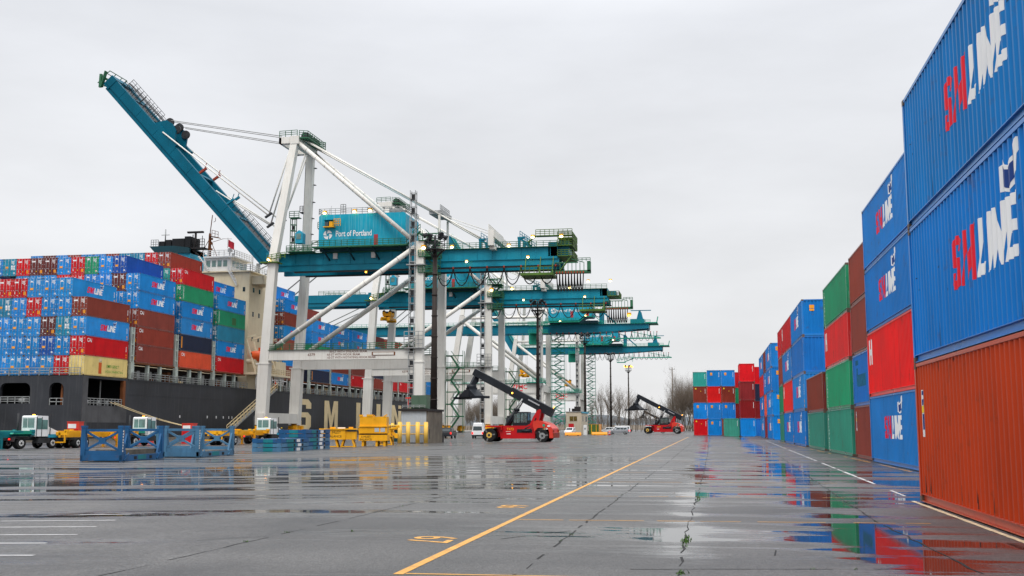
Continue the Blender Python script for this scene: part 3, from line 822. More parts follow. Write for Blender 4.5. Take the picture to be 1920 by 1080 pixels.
# deck edge: bulwark rail, lashing posts and hatch coaming under the outer containers
BAYS = [(161.2,'second bay'), (175.9,'third bay'), (190.3,'fourth bay'), (222.6,'fifth bay'), (239.9,'sixth bay'), (254.0,'seventh bay'), (268.8,'eighth bay'), (284.4,'ninth bay'), (298.6,'tenth bay'), (313.0,'eleventh bay'), (344.5,'bow bay')]
m_ = MB(); m_.box((HX-SHIPW+2, 160.4, DZ-.3), (HX-.5, 372, DZ-.05), 0); m_.box((HX-SHIPW+4, 161, DZ), (HX-3.2, 360, 11.6), 0); m_.box((HX-SHIPW+2, 360, DZ), (HX-6, 395, DZ+.6))
sp(m_, 'hatch_coaming', MAT['roof dark'])
for y0, _n in BAYS:
    for k_, yy in enumerate((y0-.95, y0+4.1, y0+8.2)):
        m_ = MB(); w = .55 if k_ else .95
        m_.box((HX-.75, yy-w/2, DZ), (HX-.25, yy+w/2, 11.85))
        if k_ == 0:
            for dy in (-.42, .42): m_.box((HX-.70, yy+dy-.13, 11.85), (HX-.38, yy+dy+.13, 17.5))
            for i in range(3): m_.box((HX-.66, yy-.35, 12.8+i*1.8), (HX-.42, yy+.35, 13.0+i*1.8))
        sp(m_, 'lashing_post', MAT['deck grey green'] if k_ else MAT['deck grey green'])
    m_ = MB(); m_.box((HX-2.6, y0-.4, 11.62), (HX-.1, y0+12.6, 11.86)); sp(m_, 'container_foundation', MAT['rust brown'])
m_ = MB(); m_.rail((HX-.1, 160, DZ), (HX-.1, 204, DZ), 1.1, 1.5, .045, mids=2); m_.rail((HX-.1, 222, DZ), (HX-.1, 356, DZ), 1.1, 1.5, .05, mids=2)
sp(m_, 'deck_railing', MAT['galvanised'])
m_ = MB(); rr = random.Random(12)
for i in range(150):
    yy = rr.uniform(160.5, 355); m_.box((HX-2.6, yy, DZ), (HX-2.6+rr.uniform(.3,1.4), yy+rr.uniform(.15,1.1), DZ+rr.uniform(.3,1.9)), rr.choice((0,0,1,2)))
sp(m_, 'deck_fittings', [MAT['galvanised'], MAT['rust brown'], MAT['hull cream']])['kind'] = 'stuff'
# small draft marks
m_ = MB()
for yy in (176, 186.5, 190.2, 193.2, 195.6, 197): m_.box((HX+.02, yy, 3.1), (HX+.06, yy+.28, 3.55))
sp(m_, 'hull_mark', MAT['mark white'])
# deckhouse
A = MB(); A.box((-120, 206.2, DZ-.3), (-92.0, 219.4, 33.0)); A.box((-92.0, 207.2, 30.6), (-89.2, 213, 31.3)); A.box((-92.0, 207.2, 31.3), (-89.5, 207.35, 32.3)); A.box((-89.6, 207.2, 31.3), (-89.35, 213, 32.3))
A.box((-120, 205.6, 33.0), (-91.6, 219.8, 33.25))
acc = sp(A, 'deckhouse', MAT['ship cream'])
A = MB(); A.box((-102.6, 207.0, 33.25), (-96.6, 215, 36.2)); A.box((-102.4, 206.3, 36.2), (-95.6, 215.5, 36.5)); 
br_ = sp(A, 'wheelhouse', MAT['flat white'])
for i in range(4):
    A = MB(); x0 = -97.4-1.25*i; A.box((x0-.85, 206.93, 34.4), (x0, 207.05, 35.7)); o = sp(A, 'window', MAT['glass pale'], br_)
for i in range(4):
    A = MB(); A.box((-96.65, 207.8+1.8*i, 34.4), (-96.55, 209.2+1.8*i, 35.7)); sp(A, 'window', MAT['glass pale'], br_)
for (x0, z0, w, hh) in ((-95.2,29.0,1.0,1.0),(-92.9,29.0,.5,.9),(-95.2,24.0,.5,.9),(-93.2,24.0,.5,.9),(-95.2,19,.5,.9),(-93.2,19,.5,.9),(-96.5,24,.5,.9)):
    A = MB(); A.box((x0-w, 206.12, z0), (x0, 206.22, z0+hh)); sp(A, 'window', MAT['glass'], acc)
for (y0, z0) in ((208,29),(211,29),(208,24),(211,24),(214,24),(208,19),(211,19)):
    A = MB(); A.box((-92.02, y0, z0), (-91.93, y0+.6, z0+.95)); sp(A, 'window', MAT['glass'], acc)
A = MB()
for a, b_ in (((-95.6,206.4,36.5),(-102.4,206.4,36.5)),((-95.6,206.4,36.5),(-95.6,215,36.5)),((-91.7,205.7,33.25),(-91.7,219,33.25)),((-91.7,205.7,33.25),(-96.4,205.7,33.25))): A.rail(a, b_, 1.2, 1.2, .05, mids=2)
A.beam((-96.5,205.9,33.3),(-94.6,205.9,30.2),.7,.12); A.rail((-96.5,205.6,33.3),(-94.6,205.6,30.2),1,.8,.04)
A.beam((-103.2,206.0,36.5),(-100.6,206.0,33.3),.7,.1)
for i in range(9): A.box((-103.2+.29*i, 205.4, 36.2-.36*i), (-102.9+.29*i, 206.2, 36.26-.36*i))
sp(A, 'bridge_railing', MAT['flat white'], acc)
A = MB(); A.tube((-101.9,208,36.5),(-101.9,208,41.6),.42,8,.25); A.tube((-101.9,208,41.6),(-101.5,208,45.5),.09,6); A.beam((-101.9,208,41.0),(-99.8,208,40.6),1.3,.12); A.rail((-101.2,207.4,41.0),(-99.8,207.4,40.6),1.2,.7,.04)
for d in ((-2.3,0),(1.8,0)): A.beam((-101.9+d[0],208,36.5),(-101.9,208,40.6),.10)
A.beam((-101.9,208,39.6),(-98.9,208,40.4),.08); A.beam((-98.9,208,40.4),(-97,208,40.3),.06); A.beam((-101.2,208,44),(-100.8,208,44.2),.08); A.tube((-100.8,208,44.2),(-100.8,208,44.9),.06,5)
for z in (38,39.2,40.2): A.box((-101.6,207.6,z),(-101.2,208,z+.4))
sp(A, 'signal_mast', [MAT['rust brown']])
A = MB(); A.tube((-97.8,209,36.5),(-97.8,209,37.6),.08,6); A.ball((-97.8,209,38.1),.55); A.tube((-94.0,212,33.2),(-94.0,212,44.5),.07,5); A.box((-93.1,211.8,33.2),(-92.4,212.3,35.6)); A.box((-97.1,208.4,36.5),(-96.7,208.8,37.4))
sp(A, 'antenna', MAT['galvanised'])
A = MB()
A.prism([(-105.4,31),(-105.4,38.2),(-108.9,38.6),(-108.2,37.2),(-108.2,31)], lambda u, w, t: (u, t, w), 206.5, 214, 0)
A.prism([(-114.4,38.9),(-113.2,37.6),(-105.4,37.3),(-105.4,38.4),(-108.8,38.9)], lambda u, w, t: (u, t, w), 206.0, 213, 1)
for x0, w, z in ((-112.0,1.3,40.0),(-110.5,1.2,40.3),(-108.2,2.9,40.5),(-106.2,1.3,40.9)): A.box((x0-w/2, 206.6, 38.6), (x0+w/2, 211, z), 2)
A.rail((-114.2,206.3,38.9),(-112.6,206.3,38.9),1.4,.6,.05,mids=2,mi=3); A.tube((-111.4,207,40),(-111.4,207,42.6),.12,6,mi=3); A.beam((-112.3,207,41.4),(-110.5,207,41.4),.12,mi=3)
sp(A, 'funnel', [MAT['funnel teal'], MAT['deck teal dark'], MAT['interior dark'], MAT['galvanised']])
A = MB(); A.tube((-104.6,207,37.5),(-104.6,207,41.7),.24,8); A.box((-106.4,206.7,41.6),(-102.9,207.3,41.95)); A.rail((-105.4,207.4,38.6),(-102.8,207.4,38.6),1.8,.5,.05,mids=2); A.box((-105.6,206.5,38.2),(-102.4,208.5,38.5)); A.beam((-105.4,207,38.3),(-103.4,207,36.5),.3,.3); A.tube((-103.1,207,38.5),(-103.1,207,41.0),.07,6); A.tube((-105.2,207,38.5),(-105.2,207,41.3),.1,6)
sp(A, 'radar_mast', MAT['roof dark'])
# lifeboat and its davit platform
lb = thing('lifeboat', 'orange red enclosed lifeboat hanging beside the cream deckhouse', 'lifeboat', (-89.9, 207.0, 14.6))
L_ = MB(); n = 14; secs = []
for i in range(n+1):
    t = i/n; y = -3.6+7.2*t; wv = max(.02, math.sin(math.pi*t))**.55; secs.append((y, 1.35*wv, 1.0))
vs = []; fs = []
for y, w_, _ in secs:
    for a in range(12):
        an = 2*math.pi*a/12; zz = math.sin(an); vs.append((math.cos(an)*w_, y, 1.2+zz*(1.15 if zz < 0 else 1.05)*(.45+.55*w_/1.35)))
for i in range(n):
    for a in range(12): fs.append((i*12+a, i*12+(a+1) % 12, (i+1)*12+(a+1) % 12, (i+1)*12+a))
L_.add(vs, fs, 0, True); L_.build('hull', MAT['rescue orange'], lb)
L_ = MB(); L_.box((-.55, 1.0, 1.8), (.55, 2.4, 3.0)); L_.build('cockpit', MAT['rescue orange'], lb)
A = MB(); A.box((-92, 202.9, 11.9), (-88.6, 221, 12.35)); A.rail((-88.7,203,12.35),(-88.7,221,12.35),1.1,1.2,.06,mids=2)
for y in (203.6, 206.9, 211, 214): A.beam((-88.9,y,12.3),(-91.2,y,19.2),.35,.3); A.beam((-91.2,y,19.2),(-89.2,y+.2,19.8),.3,.3)
for y in (204.6, 210.5): A.tube((-91.3,y,14.6),(-89.5,y,14.6),.5,8)
A.box((-91.9,215,12.3),(-89.5,220.5,15.2))
sp(A, 'boat_deck', MAT['ship cream'])
A = MB()
for y in (204, 212, 220): A.tube((-89,y,9),(-89,y,11.9),.12,6)
A.box((-90.6,213,10.2),(-88.9,218,10.3)); A.rail((-88.9,213,10.2),(-88.9,218,10.2),1.6,.6,.05,mids=2)
sp(A, 'side_gallery', MAT['flat white'])
# ensign
fl = thing('flag', 'small red flag flying below the signal mast of the ship', 'flag', (-97.6, 207.6, 38.6))
f_ = MB(); vs = []
for i in range(7):
    for j in range(4): vs.append((i*.22, .12*math.sin(i*1.1), 1.5-.5*j-.12*i+.05*math.sin(i*1.7)))
f_.add(vs, [(i*4+j, i*4+j+1, (i+1)*4+j+1, (i+1)*4+j) for i in range(6) for j in range(3)], 0, True); f_.build('cloth', MAT['flag red'], fl)
f_ = MB(); f_.tube((-.1,0,-.3),(-.1,0,1.9),.04,5); f_.build('halyard', MAT['rope grey'], fl)
# gangway with railings, from the quay to the deck
gw = thing('gangway', 'sloping grey ship gangway with handrails behind the first crane leg', 'gangway', (-88.2, 190.5, 0))
G = MB(); G.beam((0,0,.6),(-.4,22.6,9.3),.9,.18); G.build('ramp', MAT['galvanised'], gw)
for xx in (-.42, .42):
    G = MB(); G.rail((xx,0,.7),(xx-.4,22.6,9.4),1.1,1.6,.05,mids=1); G.build('handrail', MAT['hull cream'], gw)
# mooring lines from the stern deck to the quay
for i, (p, q) in enumerate((((HX, 153.6, 5.3), (-84.6, 172.5, 1.1)), ((HX, 154.8, 5.3), (-84.4, 173.0, 1.1)))):
    m_ = MB(); pts = []
    for k_ in range(13):
        t = k_/12; v = Vector(p).lerp(Vector(q), t); v.z -= 1.0*math.sin(math.pi*t)*.5; pts.append(v)
    m_.path(pts, .06, 5); o = m_.build('mooring_line', MAT['hull cream']); tag(o, 'taut pale mooring line, %s of the pair from the stern opening' % ('nearer' if i == 0 else 'farther'), 'rope', 'mooring lines of the ship')

# ------------------------------------------------------------------ containers on deck
TIER = HC+.03
SHN = 'containers stacked on the ship'
ROWN = ['outer', 'second', 'third', 'fourth', 'fifth', 'sixth', 'seventh', 'eighth', 'ninth', 'tenth', 'eleventh', 'twelfth']
CP = 2.50
def scont(bay, y0, z0, col, tier, color, bars=True, decs=(), door=True):
    base = z0+tier*TIER
    what = CNAME[color]+(' lettered' if 'logo' in decs else '')+' container'
    lab = '%s, %s tier, %s row from the quay, ship %s' % (what, NTH[tier], ROWN[col], bay)
    dd = {'smblue':'door_sm','blue':'door_sm','red':'door_red','brown':'door_red','maroon':'door_red','darkred':'door_red','green':'door_green','teal':'door_card','sea':'door_green','deepblue':'door_sm'}.get(color)
    container(color, (SX-CW/2-CP*col, y0+6.095, base), lab, SHN, side=1, decals=decs, doors=door, bars=bars, doordec=dd if bars else None)
K = dict(b='smblue', B='deepblue', n='navy', t='teal', r='red', w='brown', m='maroon', g='green', o='orange', c='cream', s='sea', d='darkred')
def bay(name, y0, z0, tiers, bars=True, logos=(), extra=None):
    """tiers: from the bottom, one string per tier, outer row first; '.' is empty"""
    extra = extra or {}
    for t, row in enumerate(tiers):
        for c, ch in enumerate(row):
            if ch == '.': continue
            dec = ('logo', 'edge') if (c, t) in logos else extra.get((c, t), ())
            scont(name, y0, z0, c, t, K[ch], bars, dec)
bay('stern bay', 146.45, 9.2, ['crbbbb.', 'rbBbbb.', 'btmbbb.', 'wbbrbt.', '.bbbrr.'], logos={(0,2),(1,4)}, extra={(0,0):('shore',), (0,1):('letter_cai','edge'), (0,3):('edge',)})
bay('second bay', 161.3, 11.9, ['w......', 'w......', 'w......', 'bb.....', 'bmbbrrbbb', '.Bbgrbmmrtb'], logos={(0,3),(0,4)}, extra={(0,0):('letter_cai',), (0,1):('letter_cai',), (0,2):('letter_cai',), (1,5):('edge',)})
bay('third bay', 175.9, 11.9, ['o......', 'n......', 'b......', 'b......', 'g......', 'rs.....', '.wrttwbbwbmb'], logos={(0,2),(0,3)}, extra={(0,0):('letter_cai',), (0,1):('orange_bar',), (0,4):('vertical',), (0,5):('letter_cai','edge'), (1,6):('edge',)})
bay('fourth bay', 190.3, 11.9, ['r......', 'b......', 't......', 'g......', 'bb.....', '.b.....'], logos={(0,1),(0,4),(1,5)}, extra={(0,0):('letter_cai',), (0,3):('vertical','patch_green')})
# forward of the deckhouse
bay('fifth bay', 222.6, 11.9, ['w......', 'b......', 'w......', 'bb.....', 'wd.....', 'bm.....', '.b.....'], logos={(0,3),(0,5),(1,6)}, extra={(0,0):('letter_cai',)})
bay('sixth bay', 239.9, 11.9, ['n', 'b', 'g', 'b', 'bw', '.w'], bars=False, logos={(0,3),(0,4)}, extra={(0,0):('orange_bar',)})
bay('seventh bay', 254.0, 11.9, ['b', 'w', 'b', 'b', 'b', '.'], bars=False, logos={(0,0),(0,3),(0,4)})
bay('eighth bay', 268.8, 11.9, ['r', 'w', 'b', 'b', 'b'], bars=False, logos={(0,3),(0,4)}, extra={(0,0):('letter_cai',)})
bay('ninth bay', 284.4, 11.9, ['w', 'n', 'b', 'b', 'm.'], bars=False, logos={(0,3)})
bay('tenth bay', 298.6, 11.9, ['r', 'b', 'B', 'w', 'w', '.'], bars=False, extra={(0,0):('letter_cai',)})
bay('eleventh bay', 313.0, 11.9, ['r', 'g', 'B', 'w', 'w'], bars=False, extra={(0,0):('letter_cai',)})
bay('twelfth bay', 327.2, 11.9, ['r', 'n', 'w'], bars=False)
bay('bow bay', 344.5, 11.9, ['b', 'b', 'B'], bars=False)
# ------------------------------------------------------------------ quay cranes
X0 = -67.75
WS, LS = -83.0, -52.6
M = MAT
def disc_logo(mb, fn, r, mi=0):
    """round emblem: four blades around a hole, white on the house wall"""
    for q_ in range(4):
        a0 = q_*math.pi/2+.35
        pts = [(r*math.cos(a0+i*.14), r*math.sin(a0+i*.14)) for i in range(10)]
        pts.append((r*.30*math.cos(a0+1.9), r*.30*math.sin(a0+1.9))); pts.append((r*.42*math.cos(a0+.75), r*.42*math.sin(a0+.75)))
        mb.add([fn(u, w) for u, w in pts], [tuple(range(len(pts)))], mi)

def lamp(parent, p, s=.32, m='lamp warm', d=(0,0,-1)):
    L_ = MB(); L_.box((p[0]-s, p[1]-s*.8, p[2]), (p[0]+s, p[1]+s*.8, p[2]+s*1.2))
    o = L_.build('flood_lamp', M['safety yellow'], parent)
    b_ = MB(); b_.ball((p[0], p[1]-s*.5, p[2]-s*.15), s*.9, 8, 5, sq=(1, .7, .7)); b_.build('lamp_glass', M[m], o)

def zigzag(mb, x0, x1, y, z0, z1, n, mi=0, w=.7):
    """open stair tower: flights and landings"""
    dz = (z1-z0)/n
    for i in range(n):
        a, b_ = (x0, x1) if i % 2 == 0 else (x1, x0)
        mb.beam((a, y, z0+i*dz), (b_, y, z0+(i+1)*dz), w, .26, mi)
        for s_ in (-w/2, w/2): mb.beam((a, y+s_, z0+i*dz+1), (b_, y+s_, z0+(i+1)*dz+1), .06, .06, mi)
        e0, e1 = sorted((b_, b_+(.9 if b_ == x1 else -.9)))
        mb.box((e0, y-w, z0+(i+1)*dz-.12), (e1, y+w, z0+(i+1)*dz+.12), mi)
        mb.beam((x0-.85, y-w, z0+(i+1)*dz), (x1+.85, y-w, z0+(i+1)*dz), .12, .2, mi)
        xe = b_+(.85 if b_ == x1 else -.85)
        mb.beam((xe, y-w*.95, z0+(i+1)*dz), (xe, y-w*.95, z0+(i+1)*dz+1.1), .07, .07, mi)
    for xx in (x0-.85, x1+.85):
        for yy in (y-w, y+w): mb.beam((xx, yy, z0-.8), (xx, yy, z1+1), .10, .10, mi)

def ladder_tower(mb, x, y, z0, z1, w=.85, step=1.3, mi=0, mk=1):
    for dx in (-w/2, w/2):
        for dy in (-w/2, w/2): mb.beam((x+dx, y+dy, z0), (x+dx, y+dy, z1), .13, .13, mi)
    z = z0; i = 0
    while z < z1:
        for dy in (-w/2, w/2): mb.beam((x-w/2, y+dy, z), (x+w/2, y+dy, z), .11, .11, mi)
        for dx in (-w/2, w/2): mb.beam((x+dx, y-w/2, z), (x+dx, y+w/2, z), .11, .11, mi)
        if i % 2 == 0 and z+step < z1: mb.box((x-w*.34, y-.1, z+.25), (x+w*.34, y+.1, z+step-.2), mk); mb.box((x-w*.55, y-w*.56, z-.10), (x+w*.55, y-w*.46, z+.10), mk)
        z += step; i += 1

def bogie(parent, x, y):
    g0 = -.4
    B = MB(); B.box((x-.55, y-2.6, 1.0), (x+.55, y+2.6, 1.75)); B.prism([(-1.1,1.75),(1.1,1.75),(.5,2.6),(-.5,2.6)], lambda u, w, t: (t, y+u, w), x-.5, x+.5)
    for dy in (-1.7, 1.7): B.box((x-.62, y+dy-1.25, .15), (x+.62, y+dy+1.25, 1.0)); B.box((x-.45, y+dy-.5, .9), (x+1.0, y+dy+.3, 1.7))
    o = B.build('bogie', M['safety yellow'], parent)
    for dy in (-2.4, -1.0, 1.0, 2.4):
        W_ = MB(); W_.tube((x-.25, y+dy, g0+.44), (x+.25, y+dy, g0+.44), .42, 12); W_.build('wheel', M['dark steel'], o)

def festoon(parent, y, zt, x0, x1, drop, n, name='festoon_cable', mtl='cable black'):
    m_ = MB()
    for i in range(n):
        a = x0+(x1-x0)*i/n; b_ = x0+(x1-x0)*(i+1)/n; pts = []
        for k_ in range(9):
            t = k_/8; s_ = (2*t-1); pts.append((a+(b_-a)*t, y, zt-drop*(1-s_*s_)**.75))
        m_.path(pts, .105 if name == 'festoon_cable' and mtl == 'cable black' else .07, 4)
        m_.path([(p[0], y+.3, zt-(zt-p[2])*.72) for p in pts], .04, 4)
    m_.build(name, M[mtl], parent)
    for i in range(n+1):
        b_ = MB(); xx = x0+(x1-x0)*i/n; b_.box((xx-.14, y-.1, zt-.05), (xx+.14, y+.3, zt+.32)); b_.build('cable_carriage', MAT['rust red'], parent)

def twin_box(mb, p, q, w, h, off, mi=0):
    p = Vector(p); q = Vector(q)
    for s_ in (-off, off):
        o = Vector((0, s_, 0)); mb.beam(p+o, q+o, w, h, mi)

def crane_a(yc, label, boom_up, detail=True, name_text=True, rq=0.0):
    rt = thing('gantry_crane', label, 'crane', (X0, yc, 0), 0, 'quay cranes along the ship')
    def X(x): return x-X0+(rq if x > -38 else 0)
    yn, yf, ap = -8.35, 8.35, 4.35
    xw, xl = X(WS), X(LS)
    wt, tl, gn = M['crane white'], M['crane teal'], M['crane green']
    for y, s_ in ((yn, -1), (yf, 1)):
        B = MB(); B.beam((xw-.2, y, 1.9), (xw+.15, y, 13.4), 1.75, 2.0, w1=1.75, h1=2.1, up=(1,0,0)); B.beam((xw+.2, y, 13.4), (X(-81.7), y, 33.4), 1.6, 1.75, w1=1.5, h1=1.55, up=(1,0,0))
        B.beam((X(-81.7), y, 33.4), (X(-79.55), s_*ap, 57.6), 1.5, 1.5, w1=1.25, h1=1.4, up=(1,0,0)); B.box((xw-1.3, y-.95, 13.25), (xw+1.35, y+.95, 13.5)); B.build('leg', wt, rt)
        B = MB(); B.box((xl-.85, y-.8, 1.9), (xl+.85, y+.8, 13.4)); B.box((xl-.75, y-.7, 13.4), (xl+.75, y+.7, 36.0)); B.box((xl-.95, y-.9, 13.3), (xl+.95, y+.9, 13.5)); B.build('leg', wt, rt)
        B = MB(); B.box((xw+.6, y-.6, 14.0), (xl-.6, y+.6, 15.9)); B.box((xw+.4, y-.63, 13.1), (xl-.4, y+.0, 14.0)) if s_ > 0 else None
        pb = B.build('portal_beam', wt, rt)
        if s_ < 0 and detail:
            T_ = MB(); ff = lambda cx, cz: (lambda u, w: (X(cx)+u, y-.615, cz+w))
            put_text(T_, '6379', .72, ff(-73.4, 14.95), bold=.01)
            for txt, zz, cc in (('50-LT WITH SPREADER BEAM', 15.50, -66.2), ('65-ST WITH HOOK BEAM', 14.95, -67.1), ('65-ST WITH ROTATING HOOK BEAM', 14.40, -65.55)):
                put_text(T_, txt, .56, ff(cc, zz), bold=.006)
            T_.build('lettering', MAT['print brown'], pb)
            T_ = MB(); T_.box((X(-61.6), y-.66, 14.7), (X(-57.1), y-.6, 15.35)); T_.build('rusted_plate', M['rust brown'], pb)
            T_ = MB(); T_.box((X(-61.35), y-.69, 14.8), (X(-57.35), y-.662, 15.25)); T_.build('plate_face', M['crane white'], pb)
        B = MB(); B.rail((xw+1, y-.7, 15.95), (xl-.8, y-.7, 15.95), 1.1, 1.4, .05, mids=2); B.box((xw+1, y-.9, 15.9), (xl-.8, y+.7, 15.97)); B.build('beam_walkway', gn, rt)
        B = MB(); B.tube((xw+.4, y, 15.4), (xl-1.0, y, 35.0), .50, 12)
        for i in range(1, 9):
            p = Vector((xw+.4, y, 15.4)).lerp(Vector((xl-1.0, y, 35.0)), i/9); d = Vector((29, 0, 19.6)).normalized(); B.tube(p-d*.07, p+d*.07, .56, 12)
        B.build('diagonal_brace', wt, rt)
        B = MB(); B.tube((X(-79.0), s_*ap, 57.4), (xl-1.6, y*.98, 36.3), .42, 12)
        for i in range(1, 12):
            p = Vector((X(-79.0), s_*ap, 57.4)).lerp(Vector((xl-1.6, y*.98, 36.3)), i/12); d = Vector((25, s_*3.8, -21)).normalized(); B.tube(p-d*.05, p+d*.05, .46, 12)
        B.build('upper_brace', wt, rt)
        bs = MB(); bs.tube((X(-78.6), s_*3.2, 58.3), (X(-50.0), s_*3.2, 41.9), .17, 6); bs.tube((X(-50.0), s_*3.2, 41.9), (X(-42.2), s_*3.2, 37.2), .17, 6)
        bs.tube((X(-78.6), s_*2.4, 58.6), (X(-50.6), s_*2.4, 42.3), .11, 6); bs.tube((X(-50.6), s_*2.4, 42.3), (X(-39.7), s_*2.4, 38.2), .07, 5); bs.build('backstay', M['crane white'], rt)
        B = MB(); B.box((X(-50.5), s_*3.4-.18, 35.6), (X(-50.1), s_*3.4+.18, 41.9)); B.build('stay_post', wt, rt)
    for x in (xw, xl):
        B = MB(); B.box((x-.7, yn-1.2, 2.2), (x+.7, yf+1.2, 4.15)); B.build('sill_beam', wt, rt)
        for y in (yn, yf): bogie(rt, x, y)
        B = MB(); B.box((x-.6, yn+.8, 33.6), (x+.6, yf-.8, 34.9)) if x == xw else B.box((x-.6, yn+.7, 34.0), (x+.6, yf-.7, 35.6)); B.build('cross_beam', tl, rt)
    # twin girder
    B = MB(); twin_box(B, (X(-84.4), 0, 34.0), (X(-27.5), 0, 34.0), 1.0, 2.2, 3.0); twin_box(B, (X(-84.0), 0, 32.3), (X(-27.2), 0, 32.3), .75, 1.2, 3.0)
    for x in (-84, -70, -56, -42, -28.5): B.box((X(x)-.3, -2.6, 33.4), (X(x)+.3, 2.6, 34.6))
    twin_box(B, (X(-84.4), 0, 32.88), (X(-27.3), 0, 32.88), 1.25, .07, 3.0)
    for i in range(20): B.box((X(-82+2.8*i)-.05, -3.62, 32.92), (X(-82+2.8*i)+.05, -3.49, 35.1))
    gd = B.build('main_girder', M['crane teal mid'], rt)
    B = MB(); twin_box(B, (X(-79.5), 0, 31.55), (X(-27), 0, 31.55), .5, .28, 3.0); B.build('trolley_rail', M['dark steel'], gd)
    B = MB(); B.rail((X(-52), -3.9, 35.1), (X(-27.5), -3.9, 35.1), 1.1, 1.3, .045, mids=2); B.box((X(-52), -4.1, 35.05), (X(-27.5), -2.4, 35.14)); B.rail((X(-81), -3.9, 35.1), (X(-74), -3.9, 35.1), 1.1, 1.2, .045, mids=2); B.box((X(-84), -4.4, 35.05), (X(-56), -2.5, 35.14))
    B.build('girder_walkway', gn, rt)
    # apex
    B = MB(); B.box((X(-80.3), -5.2, 56.9), (X(-78.5), 5.2, 58.5)); B.box((X(-82.7), -5.0, 57.1), (X(-80.2), -3.7, 58.4)); B.box((X(-82.7), 3.7, 57.1), (X(-80.2), 5.0, 58.4)); B.box((X(-82.7), -5, 57.1), (X(-82.2), 5, 58.3)); B.build('apex_beam', wt, rt)
    B = MB(); B.box((X(-78.5), -5, 58.0), (X(-76.6), 5, 58.2)); B.rail((X(-76.7), -5, 58.2), (X(-76.7), 5, 58.2), 1.2, 1.3, .05, mids=2); B.rail((X(-82.6), -5, 58.4), (X(-78.9), -5, 58.5), 1.2, 1.2, .05, mids=2); B.rail((X(-78.5), -5, 58.4), (X(-76.7), -5, 58.2), 1.2, 1, .05, mids=2); B.rail((X(-82.6), 5, 58.4), (X(-76.7), 5, 58.5), 1.2, 1.2, .05, mids=2)
    B.build('apex_platform', gn, rt)
    for y in (-3, -1.2, 1.2, 3):
        B = MB(); B.tube((X(-78.0), y-.15, 58.9), (X(-78.0), y+.15, 58.9), .85, 14); B.build('sheave', M['dark steel'], rt)
    # boom
    hp = Vector((X(-84.6), 0, 34.1)); L_ = 53.0
    ang = R(47) if boom_up else 0.0
    d = Vector((-math.cos(ang), 0, math.sin(ang))); n_ = Vector((math.sin(ang), 0, math.cos(ang)))
    def bp(s_, y, z): return hp+d*s_+n_*z+Vector((0, y, 0))
    B = MB()
    for y in (-3.0, 3.0):
        B.beam(bp(0, y, -.1), bp(L_, y, -.1), 1.0, 2.0, up=n_); B.beam(bp(.8, y, -1.55), bp(L_-.6, y, -1.55), .75, .9, up=n_)
        B.beam(bp(0, y, -1.08), bp(L_, y, -1.08), 1.2, .07, up=n_)
        B.beam(bp(L_*.60, y, .9), bp(L_*.72, y, .9), 1.02, 1.3, up=n_)
        for i in range(9): B.beam(bp(3+5.7*i, y-.50*(1 if y < 0 else -1), -1.0), bp(3+5.7*i, y-.50*(1 if y < 0 else -1), .9), .08, .03)
    for s_ in (1.5, 12, 24, 36, 47, L_-1): B.beam(bp(s_, -3, .2), bp(s_, 3, .2), .8, 1.2, up=n_)
    B.beam(bp(L_-.4, -3.6, -.3), bp(L_-.4, 3.6, -.3), 1.6, 2.6, up=n_)
    bo = B.build('boom', M['crane teal dark'] if boom_up else tl, rt)
    B = MB()
    for a, b_ in ((3, 14), (41, 51)):
        for y in (-2.3, 2.6):
            p, q = bp(a, y, 1.0), bp(b_, y, 1.0); k_ = int((b_-a)/1.3)
            for i in range(k_+1): c = p.lerp(q, i/k_); B.beam(c, c+n_*1.1, .09, .09)
            for z in (.4, .75, 1.1): B.beam(p+n_*z, q+n_*z, .08, .08)
        B.beam(bp(a, 0, .55), bp(b_, 0, .55), 4.4, .12, up=n_)
    B.beam(bp(39, -1.2, 2.2), bp(50.5, -1.2, 2.2), 1.2, .15, up=n_)
    for i in range(10):
        c = bp(39.5+1.2*i, -1.8, 2.2); B.beam(c, c+n_*1.2, .08, .08); c = bp(39.5+1.2*i, -1.8, .9); B.beam(c, c+n_*1.3, .1, .1)
    B.beam(bp(39.5, -1.8, 3.4), bp(50.3, -1.8, 3.4), .08, .08); B.beam(bp(39.5, -1.8, 2.9), bp(50.3, -1.8, 2.9), .08, .08)
    B.build('boom_walkway', M['dark steel' if boom_up else 'crane green'], bo)
    B = MB(); B.beam(bp(L_+.4, -3.4, -.5), bp(L_+.4, 3.4, -.5), 1.6, .3, up=n_)
    for y in (-3.4, -1, 1.4, 3.4): B.beam(bp(L_+1.6, y, -2.4), bp(L_+1.6, y, 1.2), .12, .12)
    for z in (-2.2, -.9, .4, 1.2): B.beam(bp(L_+1.6, -3.4, z), bp(L_+1.6, 3.4, z), .12, .12)
    B.beam(bp(L_+.4, -3.5, -2.6), bp(L_+2.4, -3.5, -.6), .5, .5, up=n_); B.beam(bp(L_+.2, -3.6, -2.3), bp(L_+2, -3.6, .6), .9, .2, up=n_)
    B.build('boom_tip_frame', gn, bo)
    if boom_up:
        for y in (-2.6, 2.2):
            B = MB(); B.prism([(32.8,.9),(39.2,.9),(37.8,3.1),(36.2,3.5),(34.6,3.1)], lambda u, w, t: tuple(bp(u, t, w)), y-.25, y+.25); B.build('sheave_bracket', M['crane teal dark'], bo)
    for s_, y in ((35.0, -2.2), (37.2, -2.2), (35.0, 1.8), (37.2, 1.8)):
        B = MB(); c = bp(s_, y, 3.2 if boom_up else 1.9); B.tube(c-Vector((0,.2,0)), c+Vector((0,.2,0)), .9, 14); B.build('sheave', M['dark steel'], bo)
    apx = Vector((X(-82.4), 0, 58.7))
